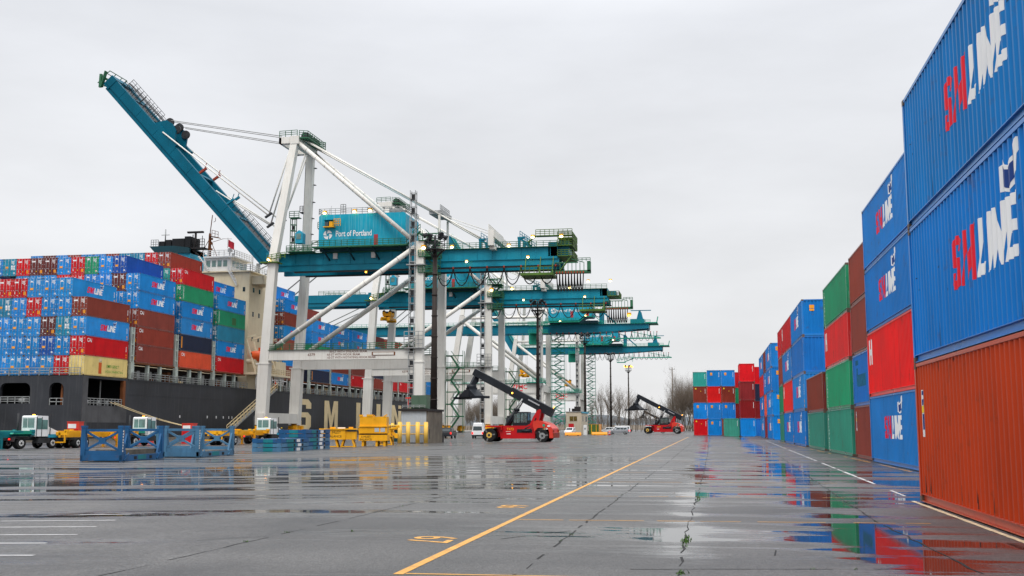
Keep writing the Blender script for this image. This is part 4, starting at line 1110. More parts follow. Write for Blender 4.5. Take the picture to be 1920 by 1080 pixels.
    if boom_up:
        for i, y in enumerate((-4.2, -2.6, 2.4, 4.0)):
            B = MB(); B.tube(bp(36.8, y*.75, 3.8), apx+Vector((0, y, .1)), .075, 5); B.build('hoist_rope', M['rope grey'], rt)
        for y in (-3.6, -2.6, 2.6, 3.6):
            fz = Vector((X(-85.0), y, 43.0 if abs(y) > 3 else 41.2)); B = MB()
            B.tube((X(-80.2), y*1.2, 57.2), fz, .15, 6); B.tube(fz, bp(36.0 if abs(y) > 3 else 19, y, 1.0), .15, 6); B.build('forestay', M['crane white'], rt)
            B = MB(); B.beam(fz+Vector((-.7,0,-.4)), fz+Vector((.7,0,.5)), .5, .35); B.build('stay_link', M['dark steel'], rt)
        for s_, y in ((15, -3.1), (24, -3.1), (24, 3.1), (17.5, 3.1)):
            B = MB(); c = bp(s_, y, 1.0); B.beam(c, c+n_*1.7-d*.3, .5, .4); B.beam(c+n_*1.5, c+n_*2.4+d*.5, .12, .12); B.build('stay_cradle', M['rust red'] if s_ > 20 else tl, bo)
    else:
        for y in (-3.2, 3.2):
            for s_ in (24, 46):
                B = MB(); B.tube((X(-80.2), y, 57.5), bp(s_, y, 1.0), .16, 6); B.build('forestay', M['rope grey'], rt)
    # machinery house
    hx0, hx1, hy0, hy1, hz0, hz1 = X(-73.55), X(-56.2), -6.15, 3.2, 35.95, 42.2
    B = MB(); c_ = .35
    B.prism([(hx0, hz0), (hx1, hz0), (hx1, hz1-c_), (hx1-c_, hz1), (hx0+c_, hz1), (hx0, hz1-c_)], lambda u, w, t: (u, t, w), hy0, hy1)
    for xx in (hx0+6.9*1, hx0+11.2, hx0+13.4): B.box((xx-.05, hy0-.03, hz0), (xx+.05, hy0-.0, hz1-.4))
    ho = B.build('machinery_house', M['crane teal pale'], rt)
    B = MB(); B.box((X(-62.45), hy0-.05, hz0+.1), (X(-61.65), hy0-.01, hz0+2.1)); B.build('door', MAT['door red'], ho)
    if name_text:
        T_ = MB(); put_text(T_, 'Port of Portland', 1.6, lambda u, w: (X(-66.5)+u*.69, hy0-.05, 38.35+w), bold=.018)
        T_.build('lettering', M['mark white'], ho)
        T_ = MB(); disc_logo(T_, lambda u, w: (X(-71.7)+u, hy0-.05, 38.25+w), .88); T_.build('emblem', M['mark white'], ho)
    B = MB(); B.box((X(-72.4), hy0-.9, 39.6), (X(-70.2), hy0-.02, 39.75)); B.box((X(-72.4), hy0-.95, 41.0), (X(-70.3), hy0-.02, 41.12), 1); B.box((X(-72.1), hy0-.7, 39.8), (X(-71.4), hy0-.05, 40.6), 2); B.box((X(-71.2), hy0-.8, 39.8), (X(-70.5), hy0-.05, 40.7)); B.rail((X(-70.2), hy0-.9, 39.75), (X(-68.9), hy0-.9, 39.75), 1.4, .4, .05, mids=2)
    B.build('window_bay', [M['safety yellow'], M['crane teal pale'], M['glass']], ho)
    B = MB()
    for a, b_ in (((hx0,hy0,hz1),(hx1,hy0,hz1)),((hx1,hy0,hz1),(hx1,hy1,hz1)),((hx0,hy0,hz1),(hx0,hy1,hz1))): B.rail(a, b_, 1.15, 1.1, .045, mids=2)
    B.rail((X(-69.2),hy0,hz1),(X(-68.2),hy0,hz1),1.9,.5,.06,mids=3); B.tube((X(-72.6),-2,hz1),(X(-72.6),-2,hz1+2.6),.05,5); B.box((hx1-3.4, -5.6, hz1), (hx1-.9, -3, hz1+.8)); B.build('roof_railing', M['galvanised'], ho)
    B = MB(); B.box((hx0-.9, hy0-1.2, 35.6), (hx1+.6, hy0+.5, 35.85)); B.rail((hx0-.9, hy0-1.15, 35.85), (hx1+.6, hy0-1.15, 35.85), 1.1, 1.2, .05, mids=2); B.beam((hx1+.6, hy0-.9, 35.7), (hx1+3.2, hy0-.9, 38.2), .8, .15); B.rail((hx1+.6, hy0-1.2, 35.9), (hx1+3.2, hy0-1.2, 38.4), 1.1, .9, .05)
    B.build('house_walkway', gn, rt)
    B = MB(); B.box((hx0, hy0+.6, 35.15), (hx1, hy1-.2, 35.9))
    for xx in (hx0+1, hx0+6, hx0+11, hx1-1): B.beam((xx, hy0-.9, 35.6), (xx+.4, -3.4, 33.6), .25, .25)
    B.build('house_base', M['deck teal dark'], rt)
    for xx in (-70.9, -63.2):
        B = MB(); B.box((X(xx)-.4, -4.1, 33.9), (X(xx)+.4, -3.55, 35.0)); B.build('junction_box', M['flat white'], rt)
    # access: lattice ladder tower on the near landside leg, stair tower on the far one
    B = MB(); ladder_tower(B, xl-1.35, yn-.5, 2.2, 45.6, 1.0); B.box((xl-2.6, yn-1.4, 15.9), (xl+1.0, yn+1.2, 16.05)); B.box((xl-2.4, yn-1.3, 31.4), (xl+1.2, yn+1.2, 31.6)); B.rail((xl-2.6, yn-1.4, 16), (xl+1, yn-1.4, 16), 3.0, .8, .06, mids=3); B.build('ladder_tower', [M['galvanised'], M['dark steel']], rt)
    B = MB(); zigzag(B, xl+1.9, xl+3.6, yf+.4, 1.2, 15.6, 6); B.build('stair_tower', gn, rt)
    B = MB()
    zigzag(B, xl+.6, xl+2.4, yn+1.2, 29.4, 37.5, 4, w=.9)
    for zz in (30, 33, 36): B.box((xl-.2, yn-1.0, zz), (xl+3.2, yn+3.4, zz+.14))
    for zz in (30, 33, 36): B.rail((xl-.2, yn-1.0, zz+.1), (xl+3.2, yn-1.0, zz+.1), 1.1, .8, .06, mids=2)
    B.rail((xl+3.2, yn-1.0, 33.1), (xl+3.2, yn+3.4, 33.1), 1.1, 1, .06, mids=2)
    B.build('leg_platform', gn, rt)
    B = MB(); B.box((X(-80.0), -6.4, 35.1), (X(-74.8), -3.4, 35.25)); B.rail((X(-80), -6.4, 35.2), (X(-74.8), -6.4, 35.2), 1.1, .9, .05, mids=2)
    ladder_tower(B, X(-79.9), -3.2, 35, 42.4, .9, 1.2); ladder_tower(B, X(-76.2), 5.0, 35, 41.5, .8, 1.2)
    B.box((X(-77.6), 4, 41.4), (X(-74.6), 7, 41.6)); B.rail((X(-77.6), 4, 41.6), (X(-74.6), 4, 41.6), 1.2, .8, .05, mids=2); B.rail((X(-80.6), -3.8, 42.4), (X(-78.6), -3.8, 42.4), 1.2, .8, .05, mids=2); B.box((X(-80.6), -3.8, 42.3), (X(-78.6), -2.4, 42.45))
    B.build('access_tower', [gn, M['dark steel']], rt)
    B = MB(); B.prism([(-.75,36.9),(.75,36.9),(.75,38.9),(0,39.5),(-.75,38.9)], lambda u, w, t: (X(-77.8)+u, t, w), -5.6, -4.0); cb = B.build('operator_cabin', M['funnel teal'], rt)
    B = MB(); B.box((X(-77.8)-.5, -5.66, 37.7), (X(-77.8)+.45, -5.58, 38.8)); B.build('window', M['glass pale'], cb)
    B = MB()
    for zz in (38, 41, 44.2, 47.5, 51, 54.4): B.box((X(-81.6)+(zz-38)*.09, yf-.55-(zz-38)*.16, zz), (X(-80.2)+(zz-38)*.09, yf+.2-(zz-38)*.16, zz+.1)); 
    for a in (-.25, .25): B.beam((X(-82.4)+.2, yf-.8+a, 36), (X(-80.6), 4.6+a, 56.8), .09, .09)
    B.box((X(-82.3), yf-2.4, 45.3), (X(-80.4), yf-.9, 45.5)); B.rail((X(-82.3), yf-2.4, 45.5), (X(-80.4), yf-2.4, 45.5), 1.2, .7, .05, mids=2)
    B.build('leg_ladder', M['dark steel'], rt)
    # stay platform, brackets and rear frame over the girder
    B = MB(); B.beam((X(-51.2), -3.0, 42.6), (X(-51.2)+.4, 3.4, 42.6), 2.6, .7); B.rail((X(-50.2), -3.2, 42.9), (X(-50.0), 3.4, 42.9), 1.1, 1, .05, mids=2); B.build('stay_platform', M['galvanised'], rt)
    for xx, zz in (((-42.3, 37.1), (-34.8, 37.2)) if boom_up else ((-42.3, 36.4),)):
        for y in (-3, 3):
            B = MB(); B.box((X(xx)-.25, y-.3, 35.1), (X(xx)+.25, y+.3, zz)); B.beam((X(xx), y, zz-.2), (X(xx)+2.4, y, 35.3), .5, .4); B.box((X(xx)-.3, y-.35, zz-.35), (X(xx)+1.0, y+.35, zz)); B.rail((X(xx)+.2, y-.4, zz), (X(xx)+2.4, y-.4, 35.6), 1.1, .6, .05); B.build('stay_bracket', tl, rt)
    B = MB(); B.box((X(-40.1), -6.6, 36.8), (X(-39.0), 8.2, 38.1)); B.box((X(-40.1), -6.6, 35.2), (X(-39.1), -5.6, 36.8)); B.box((X(-40.1), 7.0, 35.2), (X(-39.1), 8.0, 36.8)); B.box((X(-40), -5.6, 34.6), (X(-39), -3, 35.2)); B.rail((X(-40), -6.5, 38.1), (X(-40), 8.1, 38.1), 1.1, 1.1, .05, mids=2); B.build('rope_frame', wt, rt)
    # rear end: platforms, cable reel frame, hanging maintenance deck
    B = MB()
    for zz in ((33.2, 35.2, 36.6) if boom_up else (33.2,)): B.box((X(-27.4), -3.8, zz), (X(-24.6), 3.8, zz+.16)); B.rail((X(-27.4), -3.8, zz+.1), (X(-24.6), -3.8, zz+.1), 1.1, .7, .05, mids=2); B.rail((X(-24.6), -3.8, zz+.1), (X(-24.6), 3.8, zz+.1), 1.1, 1, .05, mids=2)
    if not boom_up: lamp(rt, (X(-22.2), -3.6, 28.4), .5, 'lamp orange')
    if boom_up: B.beam((X(-27), -3.4, 30.5), (X(-24.8), -3.4, 33.2), .7, .15); B.beam((X(-33), -3.6, 36.0), (X(-31.5), -3.6, 37.2), .8, .14); B.box((X(-31.5), -4, 37.1), (X(-24.6), -2.6, 37.24)); B.rail((X(-31.5), -4, 37.2), (X(-24.6), -4, 37.2), 1.1, .9, .05, mids=2)
    B.build('rear_platform', MAT['olive green'], rt)
    B = MB(); B.box((X(-29.2), -3.5, 33.3), (X(-27.4), 3.5, 36.0 if boom_up else 35.2)); B.box((X(-27.4), -2.6, 33.4), (X(-25.4), 2.6, 36.4 if boom_up else 34.6)); B.build('girder_end', tl, rt)
    B = MB(); B.box((X(-28.8), -3.6, 30.0), (X(-21.3), -2.2, 30.5)); B.box((X(-21.9), -3.6, 30.2), (X(-21.3), -2.2, 32.2)); B.box((X(-28), -3.5, 31.9), (X(-23.6), -3.3, 32.1))
    for i in range(9): B.beam((X(-28.5+.75*i), -3.4, 30.4), (X(-28.5+.75*i), -3.4, 32.0), .12, .12)
    B.beam((X(-25.6), -3.4, 32.9), (X(-22.6), -3.4, 32.0), .15, .15); B.rail((X(-23.6), -3.5, 32.2), (X(-21.3), -3.5, 32.2), .6, .7, .05)
    B.build('cable_frame', gn, rt)
    B = MB(); B.box((X(-34.0), -6.6, 29.35), (X(-27.9), -.6, 29.8)); 
    for xx in (-33.4, -30.6, -28.2): B.beam((X(xx), -5.2, 29.7), (X(xx), -3.6, 33.2), .14, .14)
    B.rail((X(-34), -6.6, 29.8), (X(-27.9), -6.6, 29.8), 1.1, .9, .05, mids=1); B.build('maintenance_deck', M['olive green'], rt)
    festoon(rt, -3.6, 31.4, X(-54.0), X(-27.8), 3.3, 8)
    festoon(rt, -3.6, 30.0, X(-27.6), X(-22.6), 3.4, 9)
    # lamps
    for p in ((-72.3, -6.4, 42.5), (-66.3, -6.4, 42.6), (-63.2, -6.4, 42.7), (-47.6, -4.0, 35.5), (-36.6, -4.0, 35.4), (-32.0, -4.2, 36.9), (-26.6, -4.2, 36.9)): lamp(rt, (X(p[0]), p[1], p[2]), .34)
    lamp(rt, (xl+.9, yn-1.0, 34.6), .42); lamp(rt, (X(-64.7), -3.6, 31.2), .24, 'lamp orange'); lamp(rt, (X(-44.7), -4.2, 32.6), .26); lamp(rt, (X(-32.8), -5.0, 33.0), .26)
    B = MB(); B.box((X(-83.9), yn-1.4, 32.6), (X(-80.4), yn+1.2, 32.8)); B.rail((X(-82.4), yn-1.4, 32.8), (X(-79.0), yn-1.0, 33.4), 1.2, .8, .05, mids=2); B.build('hinge_platform', M['olive green'], rt); lamp(rt, (X(-82.2), yn-1.2, 33.2), .3)
    return rt

def spreader(label, loc, rope_top):
    rt = thing('container_spreader', label, 'spreader', loc, 0, 'yellow spreaders hanging from the cranes')
    B = MB(); B.box((-1.2, -3.0, 0), (1.2, 3.0, .5)); B.box((-1.25, -3.1, -.35), (1.25, -2.6, .2)); B.box((-1.25, 2.6, -.35), (1.25, 3.1, .2))
    B.box((-.5, -4.6, .05), (.5, 4.6, .45))
    B.build('spreader_frame', M['safety yellow'], rt)
    B = MB(); B.box((-1.1, -1.6, 1.0), (1.1, 1.6, 1.5)); B.box((-.9, -1.2, .5), (-.5, 1.2, 1.0)); B.box((.5, -1.2, .5), (.9, 1.2, 1.0)); B.box((-1.15, -1.7, 1.5), (-.45, -.9, 2.0)); B.box((.45, -1.7, 1.5), (1.15, -.9, 2.0)); B.box((-1.1, .9, 1.5), (1.1, 1.7, 1.9)); B.build('head_block', M['safety yellow'], rt)
    for x in (-.8, .8):
        for y in (-1.3, 1.3):
            B = MB(); B.tube((x, y-.12, 2.05), (x, y+.12, 2.05), .42, 12); B.build('sheave', M['dark steel'], rt)
    for x in (-.8, .8):
        for y in (-1.3, 1.3):
            B = MB(); B.tube((x, y, 2.2), (x, y, rope_top-loc[2]), .03, 4); B.build('hoist_rope', M['rope grey'], rt)
    return rt

def crane_b(yc, label, boom_ang, boom_len=58.0, zl=0):
    rt = thing('gantry_crane', label, 'crane', (X0, yc, 0), 0, 'quay cranes along the ship')
    def X(x): return x-X0
    yn, yf = -8.7, 8.7; xw, xl = X(WS+.6), X(LS)
    wt, tl, gn = M['crane white'], M['crane teal'], M['sea green']
    for y in (yn, yf):
        B = MB(); B.beam((xw, y, 1.9), (xw+.5, y, 13), 1.7, 2.6, up=(1,0,0), w1=1.6, h1=2.0); B.beam((xw+.5, y, 13), (X(-78.1), y, 37.2), 1.5, 1.9, up=(1,0,0), w1=1.4, h1=1.5); B.beam((X(-78.1), y, 37.2), (X(-76.5), y*.5, 58), 1.1, 1.1, up=(1,0,0)); B.build('leg', wt, rt)
        B = MB(); B.beam((xl, y, 1.9), (xl, y, 15), 1.5, 2.4, up=(1,0,0), h1=1.6); B.box((xl-.75, y-.75, 15), (xl+.75, y+.75, 38.4)); B.build('leg', wt, rt)
        B = MB(); B.box((xw+.4, y-.7, 12.2), (xl-.3, y+.7, 15.2)); pb = B.build('portal_beam', wt, rt)
        if y < 0:
            T_ = MB(); put_text(T_, 'ZPMC', 1.9, lambda u, w: (X(-59.2)+u, y-.72, 14.0+w), bold=.03); T_.box((X(-60.4), y-.722, 12.75), (X(-58.2), y-.705, 13.05)); T_.build('lettering', M['logo red'], pb)
        B = MB(); B.rail((xw+.8, y-.8, 15.25), (xl-.8, y-.8, 15.25), 1.1, 1.5, .05, mids=2); B.box((xw+.8, y-1.0, 15.2), (xl-.6, y+.7, 15.27)); B.build('beam_walkway', gn, rt)
        B = MB(); B.tube((X(-77.6), y, 35.2), (xl-.6, y, 16.0), .55, 10); B.build('diagonal_brace', wt, rt)
        B = MB(); B.tube((X(-77.9), y, 36.3), (xl-.4, y, 36.3), .45, 10); B.build('top_chord', wt, rt)
        B = MB(); B.tube((X(-76.6), y*.5, 57.6), (xl, y*.8, 38.4), .42, 10); B.build('upper_brace', wt, rt)
    for x in (xw, xl):
        B = MB(); B.box((x-.85, yn-1.5, 2.0), (x+.85, yf+1.5, 4.6)); B.build('sill_beam', wt, rt)
        for y in (yn, yf): bogie(rt, x, y)
        B = MB(); B.box((x-.7, yn+.7, 12.6), (x+.7, yf-.7, 14.8)); B.build('cross_beam', wt, rt)
    B = MB(); B.box((X(-77.3), yn*.5-.8, 57), (X(-75.8), yf*.5+.8, 58.6)); B.build('apex_beam', wt, rt)
    B = MB()
    for y in (-3.1, 3.1): B.prism([(X(-79.3),31.5),(X(-36),31.5),(X(-18.5),32.6),(X(-18.5),34.2),(X(-79.3),34.2)], lambda u, w, t: (u, t, w), y-.6, y+.6)
    for x in (-78, -65, -52, -40, -28, -19): B.box((X(x)-.4, -2.6, 32.2), (X(x)+.4, 2.6, 33.9))
    B.build('main_girder', tl, rt)
    B = MB(); B.rail((X(-78), -4.0, 34.2), (X(-18), -4.0, 34.2), 1.1, 1.6, .05, mids=2); B.box((X(-78), -4.2, 34.15), (X(-17), -2.5, 34.24)); B.box((X(-19.5), -4.2, 34.2), (X(-15.8), 4.2, 34.5)); B.beam((X(-16), -4.1, 34.3), (X(-15.6), -4.1, 36.2), .3, .5)
    for i in range(9): B.beam((X(-24+1.0*i), -3.8, 29.6), (X(-24+1.0*i), -3.8, 31.6), .14, .14)
    B.box((X(-31), -4.2, 29.3), (X(-14.8), -2.8, 29.6)); B.beam((X(-34), -3.6, 27.8), (X(-30), -3.6, 29.4), .3, .3); B.box((X(-37), -4.2, 27.5), (X(-33.5), -2.6, 27.8)); B.rail((X(-37), -4.2, 27.8), (X(-31), -4.2, 29.0), 1.2, 1, .06); B.beam((X(-24), -3.8, 31.5), (X(-15), -3.8, 29.6), .16, .16)
    for xx in (-36.5, -33.8, -30.6): B.beam((X(xx), -3.8, 27.8), (X(xx), -3.6, 31.6), .14, .14)
    B.build('girder_walkway', gn, rt)
    B = MB(); B.prism([(-1.3,34.4),(1.3,34.4),(.35,38.4),(-.2,38.4)], lambda u, w, t: (X(-21.5)+u, t, w), -2.6, -2.1); B.prism([(-1.3,34.4),(1.3,34.4),(.35,38.4),(-.2,38.4)], lambda u, w, t: (X(-21.5)+u, t, w), 2.1, 2.6); B.box((X(-24.3), -2.6, 38.3), (X(-17.8), -2.3, 38.55)); B.box((X(-24.4), -3, 34.3), (X(-20), 3, 35.7)); B.build('rope_anchor', tl, rt)
    B = MB()
    for y in (-3, 3): B.box((X(-33.8)-.5, y-.4, 34.2), (X(-33.8)+.5, y+.4, 39.0)); B.beam((X(-33.6), y, 38.6), (X(-29.0), y, 34.4), .7, .4)
    B.build('stay_bracket', tl, rt)
    for y in (-3, 3):
        B = MB(); B.tube((X(-76.2), y, 58), (X(-33.9), y, 38.8), .16, 6); B.build('backstay', wt, rt)
    hx0, hx1, hz0, hz1, hy0, hy1 = X(-50.4), X(-36.2), 35.0, 40.0, -6.2, 4.2
    B = MB(); B.prism([(hx0, hz0+.2), (hx0+9.6, hz0+.2), (hx0+11.4, hz0+1.6), (hx1-.4, hz0+1.6), (hx1, hz0+2.4), (hx1, hz1), (hx0, hz1)], lambda u, w, t: (u, t, w), hy0, hy1); ho = B.build('machinery_house', M['crane teal pale'], rt)
    T_ = MB(); put_text(T_, 'Port of Portland', 1.35, lambda u, w: (X(-43.6)+u*1.08, hy0-.05, 38.4+w), bold=.014); T_.build('lettering', M['mark white'], ho)
    T_ = MB(); disc_logo(T_, lambda u, w: (X(-48.7)+u, hy0-.05, 38.4+w), .85); T_.build('emblem', M['mark white'], ho)
    for dx in (7.2, 12.2):
        B = MB(); B.box((hx0+dx, hy0-.06, hz0+1.2+.4*(dx > 9)), (hx0+dx+.9, hy0-.01, hz0+3.2)); B.build('door', M['door red'], ho)
    B = MB(); B.box((hx0-.8, hy0-1.1, 34.6), (hx0+10, hy0+.2, 34.85)); B.rail((hx0-.8, hy0-1.1, 34.8), (hx0+10, hy0-1.1, 34.8), 1.1, 1.2, .06, mids=2); B.beam((hx0+10, hy0-.6, 34.7), (hx0+12, hy0-.6, 36.3), 1, .2); B.box((hx0+12, hy0-1.1, 36.2), (hx1+1, hy0+.2, 36.4)); B.beam((hx1+1, hy0-.5, 36.2), (hx1+3.5, hy0-.5, 34.3), .9, .2)
    B.rail((hx0, hy0, hz1), (hx1, hy0, hz1), 1.1, 1.2, .05, mids=2); B.build('house_walkway', gn, rt)
    B = MB(); B.box((hx0+.3, hy0+.6, 34.25), (hx1+1.6, hy1, 35.2)); B.build('house_base', M['deck teal dark'], rt)
    # stairs: zigzag tower at the far landside leg, elevator shaft on the near one
    B = MB(); zigzag(B, xl+2.0, xl+4.6, yf-.5, 2.0, 33.0, 22, w=1.0); B.build('stair_tower', gn, rt)
    B = MB(); ladder_tower(B, xl-.1, yn-1.25, 4, 36, .8, 1.1); B.box((xl-.7, yn-1.6, 28), (xl+.7, yn-.8, 31.5)); B.box((xl-.7, yn-1.6, 14.4), (xl+.7, yn-.8, 17)); B.build('elevator_mast', [M['galvanised'], M['dark steel']], rt)
    B = MB(); B.box((xl-4.2, yn-1.8, 15.3), (xl+1.8, yn+1, 15.5)); B.rail((xl-4.2, yn-1.8, 15.5), (xl+1.8, yn-1.8, 15.5), 1.2, 1, .06, mids=2); B.box((xl-4, yn+1.5, 27.8), (xl-.6, yn+4.5, 31.4)) 
    for zz in (31, 33.5): B.box((xl-3.6, yn-1.2, zz), (xl+2.4, yn+3, zz+.15)); B.rail((xl-3.6, yn-1.2, zz), (xl+2.4, yn-1.2, zz), 1.1, .8, .06, mids=2)
    B.build('leg_platform', gn, rt)
    hp = Vector((X(-79.6), 0, 32.9)); a = R(boom_ang); d = Vector((-math.cos(a), 0, math.sin(a))); n_ = Vector((math.sin(a), 0, math.cos(a)))
    def bp(s_, y, z): return hp+d*s_+n_*z+Vector((0, y, 0))
    B = MB()
    for y in (-3.1, 3.1): B.beam(bp(0, y, 0), bp(boom_len, y, 0), 1.2, 2.6, up=n_)
    for i in range(6): B.beam(bp(1+11*i, -3, 0), bp(1+11*i, 3, 0), .7, 1.4, up=n_)
    bo = B.build('boom', tl, rt)
    B = MB()
    for y in (-3.9, 3.9):
        p, q = bp(1, y, 1.3), bp(boom_len-1, y, 1.3); k_ = 34
        for i in range(k_+1): c = p.lerp(q, i/k_); B.beam(c, c+n_*1.1, .09, .09)
        for z in (.55, 1.1): B.beam(p+n_*z, q+n_*z, .08, .08)
        B.beam(p, q, 1.0, .12, up=n_)
    B.build('boom_walkway', gn, bo)
    if boom_ang < 10:
        for y in (-3.1, 3.1):
            for s_ in (26, 50): 
                B = MB(); B.tube((X(-76.8), y, 57.8), bp(s_, y, 1.3), .16, 6); B.build('forestay', M['rope grey'], rt)
    else:
        for y in (-3.1, 3.1):
            B = MB(); B.tube((X(-76.8), y, 58), bp(30, y, 1.4), .12, 6); B.build('forestay', M['rope grey'], rt)
    festoon(rt, -3.9, 31.3, X(-50), X(-16), 2.7, 17, mtl='dark steel')
    lamp(rt, (X(-46.5), hy0-.6, 35.0), .3); lamp(rt, (X(-38.2), hy0-.8, 36.6), .34); lamp(rt, (X(-70), -8.7, 37), .3)
    return rt

crane_a(202.15, 'nearest quay crane with its teal boom raised over the ship', True)
crane_a(266.0, 'second quay crane, boom lowered, seen behind the raised boom crane', False, detail=True, rq=3.4)
crane_b(348.5, 'third quay crane, pale lettering on its low house, boom lowered', 0)
crane_b(447.5, 'farthest quay crane, boom raised steeply behind the others', 59.5)
spreader('yellow spreader hanging between the legs of the second crane', (-80.5, 266.0, 28.6), 31.8)
spreader('yellow spreader hanging low under the third crane', (-59.3, 348.5, 18.0), 31.8)
spreader('yellow spreader hanging low under the farthest crane', (-57.6, 447.5, 18.5), 31.8)
# ------------------------------------------------------------------ yard vehicles and equipment
def wheel(parent, x, y, r, w, hub='flat white', name='wheel', z=None, hubr=.5):
    z = r if z is None else z
    m_ = MB(); n = 20
    m_.tube((x, y-w/2+.05, z), (x, y+w/2-.05, z), r, n)
    m_.tube((x, y-w/2, z), (x, y-w/2+.05, z), r*.90, n, r2=r); m_.tube((x, y+w/2-.05, z), (x, y+w/2, z), r, n, r2=r*.90)
    o = m_.build(name, M['rubber'], parent)
    for s_ in (-1, 1):
        m_ = MB(); m_.tube((x, y+s_*(w/2-.02), z), (x, y+s_*(w/2+.012), z), r*hubr, 14); m_.tube((x, y+s_*w/2, z), (x, y+s_*(w/2+.04), z), r*.2, 8, mi=1)
        for i in range(6):
            a = i*math.pi/3; m_.box((x+r*.34*math.cos(a)-.03, y+s_*(w/2+.0)-.03, z+r*.34*math.sin(a)-.03), (x+r*.34*math.cos(a)+.03, y+s_*(w/2+.0)+.03, z+r*.34*math.sin(a)+.03), 1)
        m_.build('rim', [M[hub], M['dark steel']], o)
    return o

def reach_stacker(label, loc, rot):
    rt = thing('reach_stacker', label, 'reach stacker', loc, rot, 'red reach stackers in the yard')
    rd, bk = M['machine red'], M['machine black']
    yw = 1.45
    B = MB()
    side = [(.95,.42),(5.25,.42),(5.35,1.0),(5.6,1.55),(5.9,1.75),(7.0,1.85),(7.0,1.98),(2.0,1.98),(1.7,2.15),(1.0,2.15),(.95,1.6)]
    for y0, y1 in ((.85, yw), (-yw, -.85)): B.prism(side, lambda u, w, t: (u, t, w), y0, y1)
    B.box((1.0, -.85, .6), (6.9, .85, 1.5)); B.box((5.0, -1.9, 1.8), (7.15, 1.9, 1.92)); B.box((5.0, -1.95, 1.45), (5.12, 1.95, 1.85))
    B.build('chassis', rd, rt)
    B = MB()
    cw = [(-1.35,.5),(-1.25,1.65),(-.75,2.15),(-.2,2.40),(.75,2.62),(1.15,2.45),(1.15,1.95),(.95,1.25),(.82,1.45),(.55,1.72),(-.5,1.75),(-.80,1.5),(-.88,1.1),(-.9,.5)]
    B.prism(cw, lambda u, w, t: (u, t, w), -1.7, 1.7)
    B.build('counterweight', M['machine orange red'], rt)
    B = MB(); B.box((-1.42, -1.6, .55), (-1.34, 1.6, 1.1)); B.box((-1.4,-1.5,1.2),(-1.3,-1.2,1.5)); B.box((-1.4,1.2,1.2),(-1.3,1.5,1.5)); B.build('rear_panel', M['rust red'], rt)
    B = MB(); B.tube((-.2, 1.70, 2.02), (-.2, 1.72, 2.02), .17, 14); B.tube((-.2, -1.72, 2.02), (-.2, -1.70, 2.02), .17, 14); B.build('round_sticker', M['sea green'], rt)
    B = MB(); B.box((-1.0, 1.70, 1.85), (-.65, 1.715, 2.02)); B.box((4.0, yw, 1.25), (4.6, yw+.012, 1.29)); B.box((4.0, yw, .95), (4.5, yw+.012, 1.03)); B.build('marking', M['mark white'], rt)
    B = MB(); put_text(B, 'T473', .42, lambda u, w: (4.05-u, yw+.015, 1.55+w), bold=.006); B.build('fleet_number', M['sticker orange'], rt)
    for y0, y1 in ((.75, 1.25), (-1.25, -.75)):
        B = MB(); B.prism([(1.75,1.95),(.7,1.95),(.30,3.75),(.42,3.95),(.70,3.85),(1.2,3.1),(1.62,2.2)], lambda u, w, t: (u, t, w), y0, y1); B.build('boom_support', rd, rt)
    B = MB(); B.box((1.3, .9, 1.15), (3.2, yw+.05, 1.55)); B.tube((2.6, yw, 1.35), (1.5, yw, 1.35), .17, 8); B.path([(.75,1.3,2.6),(1.1,1.35,1.9),(1.6,1.4,1.55),(2.6,1.4,1.5)], .09, 6); B.path([(.85,1.3,2.9),(1.3,1.38,2.0),(2.2,1.45,1.65)], .07, 6); B.box((.9,-.7,2.15),(2.2,.7,2.6)); B.build('hydraulics', bk, rt)
    # cab on the centre line, glass all round
    B = MB()
    for x in (2.1, 3.85):
        for y in (-.72, .72): B.beam((x, y, 2.0), (x-.02, y*.96, 3.55), .10, .10)
    B.beam((3.0, .74, 2.0), (2.95, .70, 3.55), .08, .08); B.beam((3.0, -.74, 2.0), (2.95, -.70, 3.55), .08, .08)
    B.box((2.0, -.78, 3.52), (3.95, .78, 3.66)); B.box((2.05, -.76, 1.98), (3.95, .76, 2.35))
    cb = B.build('cab', bk, rt)
    g_ = MB()
    for y in (-.70, .70): g_.box((2.12, y-.01, 2.36), (3.88, y+.01, 3.5))
    g_.box((3.86, -.68, 2.36), (3.88, .68, 3.5)); g_.box((2.1, -.68, 2.36), (2.12, .68, 3.5)); g_.build('cab_glass', M['cab glass'] if 'cab glass' in MAT else cabglass(), cb)
    B = MB(); B.box((2.4, -.28, 2.3), (2.9, .28, 2.5)); B.box((2.35, -.26, 2.5), (2.5, .26, 3.2)); B.build('seat', bk, cb)
    for x, y in ((0, 1.35), (0, -1.35)): wheel(rt, x, y, .76, .62, 'galvanised')
    for x, y in ((6.6, 1.62), (6.6, -1.62), (6.6, .95), (6.6, -.95)): wheel(rt, x, y, .84, .58, 'pale yellow' if abs(y) > 1 else 'dark steel', hubr=.42)
    for (wx, r) in ((6.6, .84), (0, .76)):
        for a in (.9, 3.0, 5.1):
            B = MB(); yy = (1.92 if wx > 1 else 1.67); c = (wx+r*.70*math.cos(a), z_ := r+r*.70*math.sin(a)); B.beam((c[0]-.16*math.cos(a), yy, c[1]-.16*math.sin(a)), (c[0]+.16*math.cos(a), yy, c[1]+.16*math.sin(a)), .03, .15, up=(math.sin(a), 0, -math.cos(a))); B.build('wheel_reflector', M['reflector grey'] if 'reflector grey' in MAT else mat('reflector grey', (.16,.16,.16), .6), rt)
    # telescopic boom
    p0, p1 = Vector((-.85, 0, 3.55)), Vector((8.95, 0, 8.6)); d = (p1-p0).normalized(); n_ = Vector((-d.z, 0, d.x))
